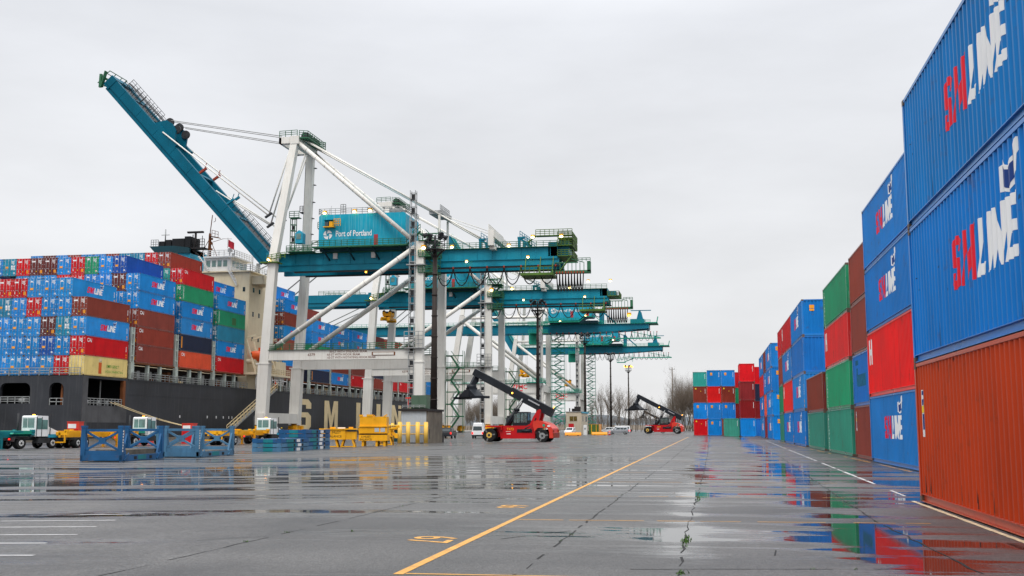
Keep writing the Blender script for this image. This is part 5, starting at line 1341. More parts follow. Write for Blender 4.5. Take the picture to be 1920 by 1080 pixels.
    B = MB(); B.beam(p0, p0+d*5.6, 1.05, 1.05, up=n_); B.beam(p0+d*-.12, p0+d*.5, 1.1, 1.05, up=n_); B.beam(p0+d*5.2, p0+d*5.75, 1.08, 1.08, up=n_)
    B.beam(p0+d*1.0+n_*-.1, p0+d*5.3+n_*-.1, 1.05, .12, up=n_)
    bo = B.build('boom', bk, rt)
    B = MB(); B.beam(p0+d*5.6, p1, .84, .84, up=n_); B.beam(p0+d*6.0-n_*.42, p1-d*1.2-n_*.42, .2, .16, up=n_); B.beam(p1-d*.3, p1+d*.15, .86, .8, up=n_); B.build('boom_extension', bk, bo)
    B = MB(); B.beam(p0+d*1.7+Vector((0,.53,0))+n_*.12, p0+d*3.3+Vector((0,.53,0))+n_*.12, .01, .16, up=n_); B.build('marking', M['mark faint'] if 'mark faint' in MAT else mat('mark faint', (.35,.36,.38), .6), bo)
    B = MB(); c = p0+d*5.5+Vector((0,.55,-.1)); B.ball(c, .10); B.build('work_lamp', M['lamp orange'], bo)
    B = MB(); c = p0+d*.1+n_*.75; B.tube(c-n_*.25, c, .03, 5); B.ball(c, .09); B.build('beacon', M['beacon'], bo)
    for y in (.62, -.62):
        B = MB(); a, b_, c = Vector((5.25, y, 1.15)), Vector((3.55, y, 4.05)), Vector((2.75, y*.8, 5.25)); B.tube(a, b_, .19, 10); B.tube(b_-(b_-a).normalized()*.2, b_, .23, 10); B.tube(b_, c, .10, 8, mi=1); B.build('lift_cylinder', [bk, M['galvanised']], rt)
    B = MB(); B.tube((5.0,-1.2,1.9),(5.0,-1.2,3.0),.32,10); B.tube((5.0,-1.2,3.0),(5.0,-1.2,3.2),.2,8); B.build('air_filter', bk, rt)
    # spreader head, turned a little on its rotator
    hd = link('spreader_head', None, rt, (9.2, 0, .1), R(38))
    B = MB(); B.prism([(-.75,8.3),(-.2,8.2),(.35,7.2),(.55,6.9),(.0,6.75),(-.55,7.35)], lambda u, w, t: (u, t, w), -.35, .35); B.tube((.25,0,6.95),(.25,0,6.45),.62,14); B.box((-.25,-.7,6.3),(.75,.7,6.6)); B.build('rotator', bk, hd)
    B = MB(); B.box((-.35,-.9,5.45),(.95,.9,6.3)); B.prism([(-3.0,5.42),(-.85,6.35),(-.85,5.42)], lambda u, w, t: (t, u, w), -.3, .9); B.prism([(3.0,5.42),(.85,6.35),(.85,5.42)], lambda u, w, t: (t, u, w), -.3, .9)
    B.box((-.1,-3.05,5.25),(.7,3.05,5.45)); 
    for s_ in (-1, 1): B.box((-.9, s_*3.05-.16, 5.2), (1.5, s_*3.05+.16, 5.5))
    for i in range(5): B.tube((-.5,-.7+.35*i,5.6),(-.5,-.7+.35*i,6.4),.06,6)
    B.build('spreader', bk, hd)
    return rt
def cabglass():
    m = bpy.data.materials.new('cab glass'); m.use_nodes = True; MAT['cab glass'] = m
    b = m.node_tree.nodes['Principled BSDF']; b.inputs['Base Color'].default_value = (.55,.68,.66,1); b.inputs['Transmission Weight'].default_value = .85; b.inputs['Roughness'].default_value = .03; b.inputs['IOR'].default_value = 1.1
    return m

rs = reach_stacker('red reach stacker parked in the middle of the yard, black boom raised', (-19.85, 132.0, -.28), R(175.3))
copy_tree_lab = [((-7.3, 250, -.03), 'red reach stacker near the far container stacks'), ((-19.6, 480, -.25), 'distant reach stacker with only its boom showing behind another')]
for loc, lab in copy_tree_lab:
    dup(rs, loc, R(175.3), lab)

def person(label, loc, rot, top, legs, hat, pose='stand', group=None):
    rt = thing('person', label, 'person', loc, rot, group)
    me = bpy.data.meshes.new('body'); sit = pose == 'sit'
    hz = .50 if sit else .95
    J = dict(pel=(0,0,hz), sp=(0,0,hz+.25), ch=(0,0,hz+.45), nk=(0,0,hz+.58), hd=(.02,0,hz+.70), tp=(.02,0,hz+.82))
    vs, es, rad = [], [], []
    def v(p, r): vs.append(p); rad.append(r); return len(vs)-1
    pel = v(J['pel'], .15); sp_ = v(J['sp'], .14); ch = v(J['ch'], .165); nk = v(J['nk'], .06); hd = v(J['hd'], .105); tp = v(J['tp'], .07)
    es += [(pel,sp_),(sp_,ch),(ch,nk),(nk,hd),(hd,tp)]
    for s_ in (-1, 1):
        sh = v((0, s_*.20, hz+.47), .07); el = v((.03 if not sit else .12, s_*.26, hz+.20), .05); wr = v((.10 if not sit else .36, s_*.24, hz-.02 if not sit else hz+.18), .036); ha = v((.14 if not sit else .44, s_*.235, hz-.10 if not sit else hz+.2), .04)
        es += [(ch,sh),(sh,el),(el,wr),(wr,ha)]
        hp = v((0, s_*.10, hz-.05), .10)
        kn = v((.02,s_*.11,.50), .07) if not sit else v((.45,s_*.12,hz-.02), .07)
        an = v((0,s_*.11,.10), .048) if not sit else v((.45,s_*.12,.08), .048)
        to = v((an and (.14 if not sit else .60),s_*.12,.045), .045)
        es += [(pel,hp),(hp,kn),(kn,an),(an,to)]
    me.from_pydata(vs, es, []); me.materials.append(M[legs])
    b = link('body', me, rt)
    m_ = b.modifiers.new('skin', 'SKIN'); 
    for i, r in enumerate(rad): me.skin_vertices[0].data[i].radius = (r, r); me.skin_vertices[0].data[i].use_root = (i == 0)
    b.modifiers.new('sub', 'SUBSURF').render_levels = 2; b.modifiers['sub'].levels = 2
    B = MB(); n = 14; rings = [(hz-.02,.185,.145),(hz+.12,.18,.14),(hz+.32,.205,.15),(hz+.46,.225,.14),(hz+.54,.13,.10)]; vv = []
    for z, a, c in rings:
        for i in range(n): t = 2*math.pi*i/n; vv.append((c*math.cos(t)*1.12, a*math.sin(t)*1.05, z))
    B.add(vv, [(j*n+i, j*n+(i+1) % n, (j+1)*n+(i+1) % n, (j+1)*n+i) for j in range(len(rings)-1) for i in range(n)], 0, True); B.build('vest', M[top], rt)
    B = MB(); B.ball((.03,0,hz+.745), .108, 12, 8, sq=(1.05,.86,1.15)); B.ball((.145,0,hz+.735), .022, 6, 4); B.build('head', M['skin'], rt)
    B = MB(); B.ball((.02,0,hz+.80), .125, 12, 6, sq=(1.1,.95,.75)); B.tube((.04,0,hz+.79),(.04,0,hz+.80),.15,12); B.build('hard_hat', M[hat], rt)
    return rt
person('driver in dark clothes sitting in the reach stacker cab', (-19.85-2.65, 132.22, 2.0-.28), R(175.3), 'trouser navy', 'trouser navy', 'trouser navy', 'sit')
person('worker in lime vest, nearer of two by the crane wheels', (-76.2, 181.5, -.4), R(200), 'vest lime', 'trouser navy', 'sticker yellow', group='dock workers in lime vests')
person('worker in lime vest, farther of two by the crane wheels', (-75.6, 185.0, -.4), R(20), 'vest lime', 'trouser navy', 'sticker yellow', group='dock workers in lime vests')
person('sailor in orange overalls at the top of the gangway', (-89.0, 213.6, 9.4), R(-30), 'vest orange', 'vest orange', 'vest orange')
person('sailor in orange overalls on the forward deck by the containers', (-90.0, 336.0, 9.1), R(0), 'vest orange', 'vest orange', 'vest orange')
person('sailor in orange overalls farther along the forward deck rail', (-90.0, 343.0, 9.1), R(40), 'vest orange', 'vest orange', 'vest orange')

def tractor(label, loc, rot, deck='crane green'):
    rt = thing('terminal_tractor', label, 'tractor', loc, rot, 'yard tractors along the quay')
    B = MB(); B.box((-2.6,-.55,.75),(2.5,.55,1.05)); B.box((1.9,-1.2,.55),(2.6,1.2,1.0)); B.box((-2.4,-1.15,.9),(-.9,-.62,1.05)); B.box((-2.4,.62,.9),(-.9,1.15,1.05)); B.box((.0,-1.25,.5),(1.2,-.6,1.0)); B.build('chassis', M['dark steel'], rt)
    B = MB(); B.box((-2.5,-.5,1.06),(-.5,.5,1.32)); B.prism([(-2.5,1.32),(-.4,1.32),(-.4,1.62),(-2.2,1.62)], lambda u, w, t: (u, t, w), -1.1, 1.1); B.build('fifth_wheel_deck', M['sea green'], rt)
    B = MB(); B.prism([(-.3,1.1),(1.05,1.1),(1.05,2.05),(.95,2.95),(-.15,2.98),(-.3,2.9)], lambda u, w, t: (u, t, w), -1.2, .75)
    cb = B.build('cab', M['car white'], rt)
    B = MB(); B.prism([(1.05,1.05),(2.55,1.05),(2.55,1.35),(1.05,1.98)], lambda u, w, t: (u, t, w), -1.2, 1.2); B.build('hood', M['car white'], rt)
    B = MB(); B.prism([(1.05,1.0),(2.57,1.0),(2.57,1.3),(1.05,1.3)], lambda u, w, t: (u, t, w), -1.215, 1.215); B.build('hood_band', M['funnel teal'], rt)
    for x0, x1, y, z0, z1 in ((-.22,.28,-1.215,1.75,2.75),(.36,.93,-1.215,1.75,2.6),(.3,.92,.765,1.75,2.7)):
        B = MB(); B.box((x0, min(y,y*.985), z0), (x1, max(y,y*.985), z1)); B.build('window', M['glass pale'], cb)
    B = MB(); B.box((.98,-1.05,2.0),(1.06,.6,2.75)); B.build('windscreen', M['glass'], cb)
    B = MB(); B.box((-.33,-.95,1.9),(-.29,-.1,2.75)); B.box((-.33,.0,1.9),(-.29,.55,2.75)); B.build('rear_window', M['glass pale'], cb)
    B = MB(); B.box((-.26,-1.225,1.1),(-.2,-1.205,2.85)); B.box((.29,-1.225,1.1),(.34,-1.205,2.85)); B.build('door_frame', M['dark steel'], cb)
    B = MB(); B.tube((.2,-.2,2.97),(.2,-.2,3.1),.12,8); B.build('beacon', M['beacon'], cb)
    B = MB(); B.tube((-.55,.95,1.0),(-.55,.95,3.2),.08,8); B.beam((1.1,-1.35,1.2),(1.1,-1.35,3.1),.06,.06); B.build('exhaust_stack', M['dark steel'], rt)
    for y in (-.72,.72): 
        B = MB(); B.box((-2.66,y-.1,.8),(-2.6,y+.1,.95)); B.build('tail_light', M['tail lamp'], rt)
    for x, y in ((1.65,-.98),(1.65,.98)): wheel(rt, x, y, .52, .3)
    for x, y in ((-1.7,-.86),(-1.7,.86)): wheel(rt, x, y, .52, .6)
    B = MB()
    for y in (-.95,.95): B.box((-2.35,y-.3,1.06),(-1.05,y+.3,1.12)); B.beam((-2.35,y,1.1),(-2.5,y,.65),.55,.05)
    B.build('mudguard', M['dark steel'], rt)
    return rt
def trailer(label, loc, rot, L=12.2, mtl='safety yellow'):
    rt = thing('container_trailer', label, 'trailer', loc, rot, 'container trailers on the quay')
    y_ = M[mtl]
    B = MB(); 
    for y in (-.5,.5): B.box((0,y-.1,1.0),(L,y+.1,1.45))
    for i in range(9): B.box((.1+i*(L-.3)/8,-.4,1.1),(.25+i*(L-.3)/8,.4,1.35))
    B.build('frame', y_, rt)
    for x in (0, L*.33, L*.66, L-.35):
        B = MB(); B.box((x,-1.25,1.2),(x+.35,1.25,1.52)); B.box((x,-1.28,1.5),(x+.35,-.95,1.72)); B.box((x,.95,1.5),(x+.35,1.28,1.72)); B.build('bolster', y_, rt)
    B = MB(); B.box((-.02,-1.1,.5),(.1,1.1,.62)); B.box((-.02,-1.1,.5),(.1,-.98,1.25)); B.box((-.02,.98,.5),(.1,1.1,1.25)); B.box((0,-1.2,1.45),(L,-1.05,1.6)); B.box((0,1.05,1.45),(L,1.2,1.6)); B.build('rear_bumper', y_, rt)
    for y in (-.75,.75):
        B = MB(); B.box((L-3.2,y-.09,.0),(L-3.0,y+.09,1.2)); B.box((L-3.3,y-.2,0),(L-2.9,y+.2,.06)); B.beam((L-3.1,y,.5),(L-4.4,y,1.15),.1,.1); B.build('landing_leg', y_, rt)
    for x in (2.0, 3.3):
        for y in (-.86,.86): wheel(rt, x, y, .5, .55)
    B = MB(); B.box((1.4,-.95,.75),(3.9,.95,1.0)); B.build('suspension', M['dark steel'], rt)
    return rt
tA = R(92)
tr = tractor('white cab yard tractor at the left edge of the yard', (-61.0, 90.0, -.4), R(72))
dup(tr, (-58.8, 105.6, -.4), R(74), 'white cab yard tractor behind the blue flat racks')
dup(tr, (-52.2, 122.2, -.4), R(76), 'white cab yard tractor beside the nearest crane leg')
tl_ = trailer('yellow container trailer behind the blue flat racks', (-59.4, 91.4, -.4), R(88.5))
dup(tl_, (-51.9, 108.2, -.4), R(90), 'yellow container trailer in front of the nearest crane leg')
t3_ = trailer('green trailer coupled to the tractor at the left edge', (-64.6, 78.0, -.4), R(74), mtl='rack teal')
dup(tl_, (-64.0, 196, -.4), R(60), 'yellow trailer far behind the white van')

def locker(loc, w, h, label):
    rt = thing('safety_locker', label, 'locker', loc, 0, 'red orange lockers along the quay')
    B = MB(); B.box((-w/2,-.5,0),(w/2,.5,h)); B.box((-w/2-.04,-.54,h),(w/2+.04,.54,h+.08)); B.build('cabinet', M['machine orange red'], rt)
    B = MB(); B.box((-w/2+.12,-.52,h*.72),(w/2-.35,-.505,h*.92)); B.build('sign', M['flat white'], rt)
    B = MB(); B.box((-w/2+.08,-.53,.1),(-.02,-.503,h*.68)); B.box((.02,-.53,.1),(w/2-.08,-.503,h*.68)); B.build('door', M['machine red'], rt)
locker((-73.4,117,-.4), 1.5, 2.5, 'red orange locker with white sign behind the left trailer')
locker((-64.9,118,-.4), 1.4, 2.4, 'red orange locker behind the middle of the flat racks')
locker((-60.0,119,-.4), 1.4, 2.3, 'red orange locker behind the right end of the flat racks')

# collapsible flat racks standing with their end walls up
def flat_rack(label, loc, rot, pale, sacks=True):
    rt = thing('flat_rack', label, 'flat rack', loc, rot, 'blue flat racks standing in the yard')
    a = M['rack pale blue' if pale else 'rack blue']; L_, W_ = 6.06, 2.44
    B = MB(); 
    for y in (-W_/2, W_/2-.14): B.box((0,y,.02),(L_,y+.14,.36))
    for i in range(7): B.box((.2+i*.9,-W_/2+.14,.1),(.4+i*.9,W_/2-.14,.3))
    B.box((0,-W_/2,.06),(.18,W_/2,.36)); B.box((L_-.18,-W_/2,.06),(L_,W_/2,.36)); B.build('base_frame', a, rt)
    B = MB()
    for x in (1.7, 3.9): B.box((x,-W_/2-.012,.09),(x+.36,-W_/2+.0,.27)); B.box((x,W_/2-.0,.09),(x+.36,W_/2+.012,.27))
    B.build('fork_pocket', M['interior dark'], rt)
    B = MB(); B.box((2.25,-W_/2-.01,.08),(3.4,-W_/2,.34)); B.build('teal_panel', M['rack teal'], rt)
    B = MB()
    for i in range(9): B.box((.3+.62*i,-W_/2+.15,.36),(.88+.62*i,W_/2-.15,.40))
    B.build('board_floor', M['board'], rt)
    for x0 in (0, L_-.25):
        B = MB(); w = .26
        for y in (-W_/2, W_/2-w): 
            B.box((x0,y,.36),(x0+.25,y+w,1.92)); B.box((x0-.02,y-.02,1.92),(x0+.27,y+w+.02,2.04))
            B.prism([(0,.36),(.55,.36),(.0,1.55)] if x0 == 0 else [(0,.36),(-.55,.36),(0,1.55)], lambda u, v_, t, x0=x0: (u+(x0+.25 if x0 == 0 else x0), t, v_), y+.07, y+w-.07)
        B.box((x0+.05,-W_/2+w,1.70),(x0+.2,W_/2-w,1.85)); B.box((x0+.05,-W_/2+w,.36),(x0+.2,W_/2-w,.62))
        B.beam((x0+.12,-W_/2+w,.66),(x0+.12,W_/2-w,1.70),.10,.12); B.beam((x0+.13,-W_/2+w,1.70),(x0+.13,W_/2-w,.66),.10,.12)
        B.box((x0+.06,-.2,1.0),(x0+.2,.2,1.36)); B.build('end_wall', a, rt)
    B = MB()
    for x in (.65, L_-.75): B.tube((x,-W_/2-.03,.25),(x,-W_/2+.1,.25),.16,10); B.beam((x-.35,-W_/2-.03,.05),(x+.25,-W_/2-.03,.45),.05,.1)
    B.build('hinge', a, rt)
    B = MB()
    for i in range(8): B.box((.26-.012+.0,-W_/2+.05,.55+.16*i),(.262,-W_/2+.16,.65+.16*i)) if False else B.box((.06,-W_/2-.008,.55+.16*i),(.16,-W_/2-.0,.65+.16*i))
    B.build('serial_lettering', M['mark white'], rt)
    return rt
fr = flat_rack('dark blue flat rack nearest to the left edge', (-34.15, 57.1, -.4), R(96), False)
f2 = flat_rack('pale blue flat rack at the right end of the row', (-33.75, 65.8, -.4), R(93), True)
f3 = dup(f2, (-36.9, 66.6, -.4), R(94), 'pale blue flat rack half hidden behind the front ones')
def crate(loc, rot, label):
    rt = thing('wooden_dunnage', label, 'dunnage', loc, rot)
    B = MB()
    for i in range(4): B.box((.4,-1.0+.5*i,0),(4.6,-.56+.5*i,.24))
    B.build('planks', M['board'], rt)
crate((-34.3, 58.1, .01), R(96), 'weathered timber dunnage lying on the dark blue flat rack')

# folded racks stacked flat
def slab(loc, rot, label, seed, group):
    r_ = random.Random(seed)
    rt = thing('folded_rack', label, 'folded rack', loc, rot, group)
    B = MB(); B.box((0,0,0),(6.06,2.44,.30)); B.box((.02,.02,.30),(.3,.35,.345)); B.box((.02,2.09,.30),(.3,2.42,.345)); B.box((5.76,.02,.30),(6.04,.35,.345)); B.box((5.76,2.09,.30),(6.04,2.42,.345)); B.build('body', M[r_.choice(('rack blue','rack pale blue','rack blue'))], rt)
    B = MB(); B.box((1.0+r_.random(),-.012,.02),(2.2+r_.random(),-.0,.28)); B.box((-.012,.7,.02),(0,1.5,.28)); B.build('teal_panel', M['rack teal'], rt)
    B = MB(); x = r_.uniform(3.2,3.6); B.box((x,-.016,.03),(x+.75,-.002,.27)); B.build('number_plate', M['flat white'], rt)
    B = MB()
    for xx in (2.62, 4.45): B.box((xx,-.014,.05),(xx+.34,-.001,.25))
    B.build('fork_pocket', M['interior dark'], rt)
for i in range(3): slab((-33.5,82.0,-.4+.35*i), R(90), 'folded blue rack, %s of the low pile' % ('bottom','middle','top')[i], 40+i, 'folded racks in the low pile')
for i in range(5): slab((-34.0,88.6,-.4+.35*i), R(90), 'folded blue rack, %s of the tall pile' % ('bottom','second','third','fourth','top')[i], 50+i, 'folded racks in the tall pile')

# yellow lifting beams on trestles
def trestle(mb, x0, x1, y0, y1, h):
    for x in (x0, x1):
        for s_, y in ((-1, y0), (1, y1)): mb.beam((x, y, 0), (x+(.25 if x == x0 else -.25), y-s_*.12, h), .14, .14)
        mb.beam((x+.1*(1 if x == x0 else -1), y0, .25), (x+.1*(1 if x == x0 else -1), y1, .25), .1, .1)
    mb.beam((x0, y0, .08), (x1, y0, .08), .1, .1)
yl = M['safety yellow']
rt = thing('lifting_beam', 'low yellow lifting beam standing on splayed trestle legs', 'lifting beam', (-36.6, 100.3, -.4), R(14))
B = MB(); B.box((-.3,0,.75),(2.0,2.0,1.7)); B.box((2.0,.1,.75),(3.0,1.8,1.5)); B.box((-.5,-.1,1.7),(3.1,2.1,1.8)); B.box((.5,.2,1.8),(1.0,.7,1.95)); B.box((2.3,.2,1.8),(2.7,.6,1.95)); B.build('beam', yl, rt)
B = MB(); trestle(B, 0, 1.3, .1, 1.8, .8); trestle(B, 1.6, 2.9, .1, 1.8, .8); B.build('trestle', yl, rt)
B = MB(); put_text(B, 'MUST', .34, lambda u, w: (1.15+u,-.012,1.42+w)); put_text(B, 'BALANCE', .3, lambda u, w: (1.0+u,-.012,1.05+w)); B.build('lettering', M['interior dark'], rt)
B = MB(); B.box((1.2,.6,1.8),(1.9,1.2,1.92)); B.build('lid', M['flat white'], rt)
rt = thing('lifting_beam', 'tall yellow lifting frame with a box top and lettering', 'lifting beam', (-35.2, 106.5, -.4), R(10))
B = MB(); B.box((0,0,.55),(2.9,2.2,1.15)); B.box((0,.1,1.3),(2.85,2.1,2.0)); B.box((-.05,.0,1.95),(2.9,2.2,2.05)); B.box((.05,.15,2.05),(2.8,2.0,3.0)); B.box((0,.1,3.0),(.35,.5,3.2)); B.box((.75,.1,3.0),(1.35,.9,3.22)); B.box((1.5,.1,2.7),(1.62,.16,3.15)); B.beam((2.5,.15,3.0),(2.85,.15,3.2),.12,.12); B.build('frame', yl, rt)
B = MB(); B.box((.05,.2,1.15),(2.7,2,1.3)); B.build('gap', M['interior dark'], rt)
for x in (1.6, 2.2):
    B = MB(); B.box((x,.07,1.45),(x+.45,.098,1.85)); B.build('window', M['sheet grey'], rt)
B = MB(); put_text(B, 'S MUST', .30, lambda u, w: (.75+u,-.012,.95+w)); put_text(B, 'BALANCE', .28, lambda u, w: (.72+u,-.012,.68+w)); B.build('lettering', M['interior dark'], rt)
B = MB()
for x in (.3, 1.7, 2.5): B.box((x,.1,0),(x+.22,.35,.55)); B.box((x,1.8,0),(x+.22,2.05,.55))
B.build('foot', yl, rt)
rt = thing('lifting_beam', 'small yellow lifting frame on trestle by the guard rail', 'lifting beam', (-35.6, 114.0, -.4), R(8))
B = MB(); B.box((.2,0,1.0),(1.5,1.6,1.75)); B.beam((1.4,.2,1.6),(2.4,.2,2.05),.3,.25); B.box((.1,-.05,1.7),(1.9,1.6,1.82)); B.beam((1.5,.3,1.5),(2.2,.3,.8),.25,.3); B.box((1.9,.0,.75),(2.25,.9,1.2)); B.box((.1,0,.9),(1.7,1.5,1.0)); B.build('frame', yl, rt)
B = MB(); trestle(B, .15, 1.6, .1, 1.4, .95); B.build('trestle', yl, rt)

# concrete shed with guard posts, cabinet on the roof
rt = thing('concrete_shed', 'small concrete shed with dark flat roof behind yellow posts', 'shed', (-33.15, 126.0, -.4))
B = MB(); B.box((-3.3,.15,0),(0,7.4,3.85)); B.build('wall', M['concrete'], rt)
B = MB(); B.box((-3.55,-.25,3.85),(.15,7.6,4.1)); B.build('roof', M['roof dark'], rt)
B = MB()
for i in range(11): B.box((-3.22+.28*i,.02,.1),(-3.22+.28*i+.26,.145,3.8)); B.box((-3.22+.28*i+.05,-.005,.1),(-3.22+.28*i+.10,.02,3.8))
B.build('sheet_door', M['sheet grey'], rt)
B = MB(); B.box((-.0,1.0,.5),(.012,1.25,1.7)); B.build('slot', M['interior dark'], rt)
rt = thing('electric_cabinet', 'dull green electric cabinet on the shed roof', 'cabinet', (-34.5, 127.2, 3.7))
B = MB(); B.box((-1.0,0,.1),(.95,1.6,1.65)); B.box((-1.6,.2,0),(.95,1.5,.1)); B.build('body', M['cabinet green'], rt)
B = MB(); B.box((-.95,-.03,.2),(-.05,-.0,1.55)); B.box((0,-.03,.2),(.9,0,1.55)); B.build('door', M['cabinet green'], rt)
B = MB(); B.box((-1.75,.1,1.25),(-1.05,.6,1.4)); B.box((-1.5,.3,.1),(-1.4,.4,1.25)); B.build('orange_strip', M['machine orange red'], rt)
B = MB(); B.rail((-2,-.3,.1),(.8,-.3,.1),.35,.7,.03); B.build('kerb_rail', M['galvanised'], rt)
PX = [-35.95, -35.05, -34.0, -33.1]
for i, px_ in enumerate(PX):
    rt = thing('guard_post', 'thick yellow guard post, %s from the left before the shed' % ('first','second','third','fourth')[i], 'post', (px_, 124.0+.4*i, -.4), 0, 'yellow guard posts before the shed')
    B = MB(); B.tube((0,0,0),(0,0,2.5),.25,16); B.tube((0,0,2.5),(0,0,2.54),.25,16,r2=.12); B.build('post', M['pale yellow'], rt)
    B = MB(); B.tube((0,0,0),(0,0,.05),.32,16); B.build('base_ring', M['concrete'], rt)
rt = thing('guard_rail', 'pair of pale yellow pipe rails running along the guard posts', 'rail', (-35, 124.6, -.4))
for z in (1.12, 2.12):
    B = MB(); B.tube((-3.4,.2,z),(2.1,.85,z),.07,8); B.build('pipe', M['pale yellow'], rt)
B = MB()
for x in (-3.3,-2.2): B.tube((x,.6,0),(x,.6,2.4),.2,12)
B.build('far_post', M['pale yellow'], rt)
rt = thing('dumpster', 'dark green refuse container beside the concrete shed', 'dumpster', (-39.2, 129, -.4))
B = MB(); B.prism([(-.0,.15),(2.3,.15),(2.4,1.5),(-.1,1.5)], lambda u, w, t: (u, t, w), 0, 1.8); B.build('bin', M['deck teal dark'], rt)
B = MB(); B.box((-.1,-.05,1.5),(1.1,1.85,1.6)); B.box((1.2,-.05,1.5),(2.4,1.85,1.6)); B.build('lid', M['roof dark'], rt)

# light masts
def light_mast(label, x, y, h, lit=False, r0=.40):
    g0 = gz(x)
    rt = thing('light_mast', label, 'light mast', (x, y, g0), 0, 'tall light masts in the yard')
    B = MB(); B.tube((0,0,.9),(0,0,h-2.6),r0,12,r2=r0*.55); 
    for i in range(1, 9): B.tube((0,0,h*i/10-.08),(0,0,h*i/10+.08),(r0-(r0*.45)*i/10)+.05,12)
    B.build('pole', M['mast brown'] if 'mast brown' in MAT else mat('mast brown', (.028,.021,.018), .6, var=.3), rt)
    B = MB(); B.box((-1.1,-1.1,0),(1.1,1.1,.9)); B.build('plinth', M['roof dark'], rt)
    B = MB(); 
    for a in range(6):
        t = a*math.pi/3; B.beam((0,0,h-3.4),(1.25*math.cos(t),1.25*math.sin(t),h-2.2),.12,.12); B.beam((1.25*math.cos(t),1.25*math.sin(t),h-2.2),(1.25*math.cos(t),1.25*math.sin(t),h-.9),.07,.07)
    for z in (h-2.2, h-1.5, h-.9):
        for a in range(12): t, u = a*math.pi/6, (a+1)*math.pi/6; B.beam((1.3*math.cos(t),1.3*math.sin(t),z),(1.3*math.cos(u),1.3*math.sin(u),z),.09,.09)
    B.tube((0,0,h-2.25),(0,0,h-2.15),1.25,12); B.tube((0,0,h-2.6),(0,0,h-.3),.16,8); B.build('lamp_ring', M['dark steel'], rt)
    for a in range(6):
        t = a*math.pi/3+.3; B = MB(); c = Vector((1.0*math.cos(t),1.0*math.sin(t),h-.35+.25*(a % 2))); dv = Vector((math.cos(t),math.sin(t),-.55)); B.tube(c, c+dv*.55, .20, 10, r2=.34); o = B.build('flood_light', M['dark steel'], rt)
        if lit:
            L_ = MB(); L_.ball(c+dv*.6, .34, 8, 5); L_.build('lamp_glass', M['lamp orange'], o)
    return rt
light_mast('thick dark light mast rising behind the concrete shed', -34.6, 134.6, 26.9, r0=.5)
light_mast('dark light mast behind the red reach stacker boom', -33.2, 211, 27)
light_mast('dark light mast standing behind the beige office', -32.8, 290, 27)
light_mast('light mast with dark lamps before the bare trees', -32.9, 368, 27)
light_mast('light mast with glowing orange lamps', -32.6, 446, 27, True)
rt = thing('utility_pole', 'bare brown utility pole with a small cross arm', 'pole', (-14.6, 440, -.2))
B = MB(); B.tube((0,0,0),(0,0,25.4),.26,8,r2=.16); B.build('pole', M['bark'], rt)
B = MB(); B.beam((-1.1,0,24.6),(1.1,0,24.6),.16,.16); B.tube((-1,0,24.7),(-1,0,25.2),.08,6); B.tube((1,0,24.7),(1,0,25.2),.08,6); B.build('cross_arm', M['galvanised'], rt)
rt = thing('lattice_tower', 'faint distant steel lattice tower above the trees', 'tower', (-42, 1150, 0))
B = MB()
for sx in (-1,1):
    for sy in (-1,1): B.beam((sx*3.5,sy*3.5,0),(sx*.9,sy*.9,31),.45,.45)
for i in range(8):
    z0, z1 = i*3.9, (i+1)*3.9; a, b_ = 3.5-2.6*z0/31, 3.5-2.6*z1/31
    B.beam((-a,-a,z0),(b_,-b_,z1),.25,.25); B.beam((a,-a,z0),(-b_,-b_,z1),.25,.25)
B.build('lattice', M['galvanised'], rt)

# office, storage box, barriers
rt = thing('site_office', 'beige two storey site office with a red sign', 'office building', (-33.6, 271, -.4))
B = MB(); B.box((-1.9,0,0),(1.9,15,5.6)); B.build('wall', M['office beige'], rt)
B = MB(); B.box((-2.05,-.15,5.6),(2.05,15.1,5.75)); B.build('roof', M['galvanised'], rt)
B = MB(); B.box((1.9,.2,5.35),(2.1,15.1,5.72)); B.build('blue_eave', M['funnel teal'], rt)
for (x0,x1,z0,z1) in ((-1.0,.85,3.35,4.55),):
    B = MB(); B.box((x0,-.03,z0),(x1,-.0,z1)); w_ = B.build('window', M['window gold'] if 'window gold' in MAT else mat('window gold', (.10,.07,.015), .2, var=.6, scale=2), rt)
    B = MB(); B.box((x0-.06,-.05,z0-.08),(x1+.06,-.03,z0)); B.box((-.05,-.05,z0),(.02,-.03,z1)); B.build('frame', M['office beige'], w_)
for (y0,y1) in ((3.0,4.4),(9.5,13.0)):
    B = MB(); B.box((1.9,y0,3.3),(1.93,y1,4.6)); B.build('window', M['glass'], rt)
B = MB(); B.box((-1.3,-.05,1.55),(.05,-.02,2.75)); sg = B.build('sign', M['sign red'], rt)
B = MB(); 
for i in range(3): B.box((-1.2,-.06,1.75+.3*i),(-.1-.2*(i % 2),-.052,1.85+.3*i))
B.build('sign_lines', M['logo red'], sg)
B = MB(); B.box((.0,1.5,5.75),(1.4,3.5,7.0)); B.box((-.6,1.2,5.75),(.0,3,6.5)); B.box((-1.2,.6,5.75),(-.95,.85,6.6)); B.build('roof_unit', M['roof dark'], rt)
rt = thing('storage_box', 'orange storage container with green doors standing open by the office', 'container', (-27.6, 262, -.38))
B = MB(); B.box((-1.2,0,.1),(1.25,6,2.55)); B.build('body', M['plastic orange'], rt)
B = MB(); B.box((-1.2,-.06,.15),(1.2,-.01,2.5)); B.build('opening', M['green box'], rt)
for x in (-.62,.5):
    B = MB(); B.box((x,-.12,.2),(x+.14,-.065,2.45)); B.build('door_bar', M['safety yellow'], rt)
rt = thing('utility_cabinet', 'grey white utility cabinet beside the office', 'cabinet', (-29.6, 261, -.39))
B = MB(); B.box((-.4,0,0),(.4,.8,2.4)); B.build('body', M['flat white'], rt)
B = MB(); B.box((-.15,-.02,1.3),(.1,-.0,1.7)); B.build('meter', M['glass'], rt)
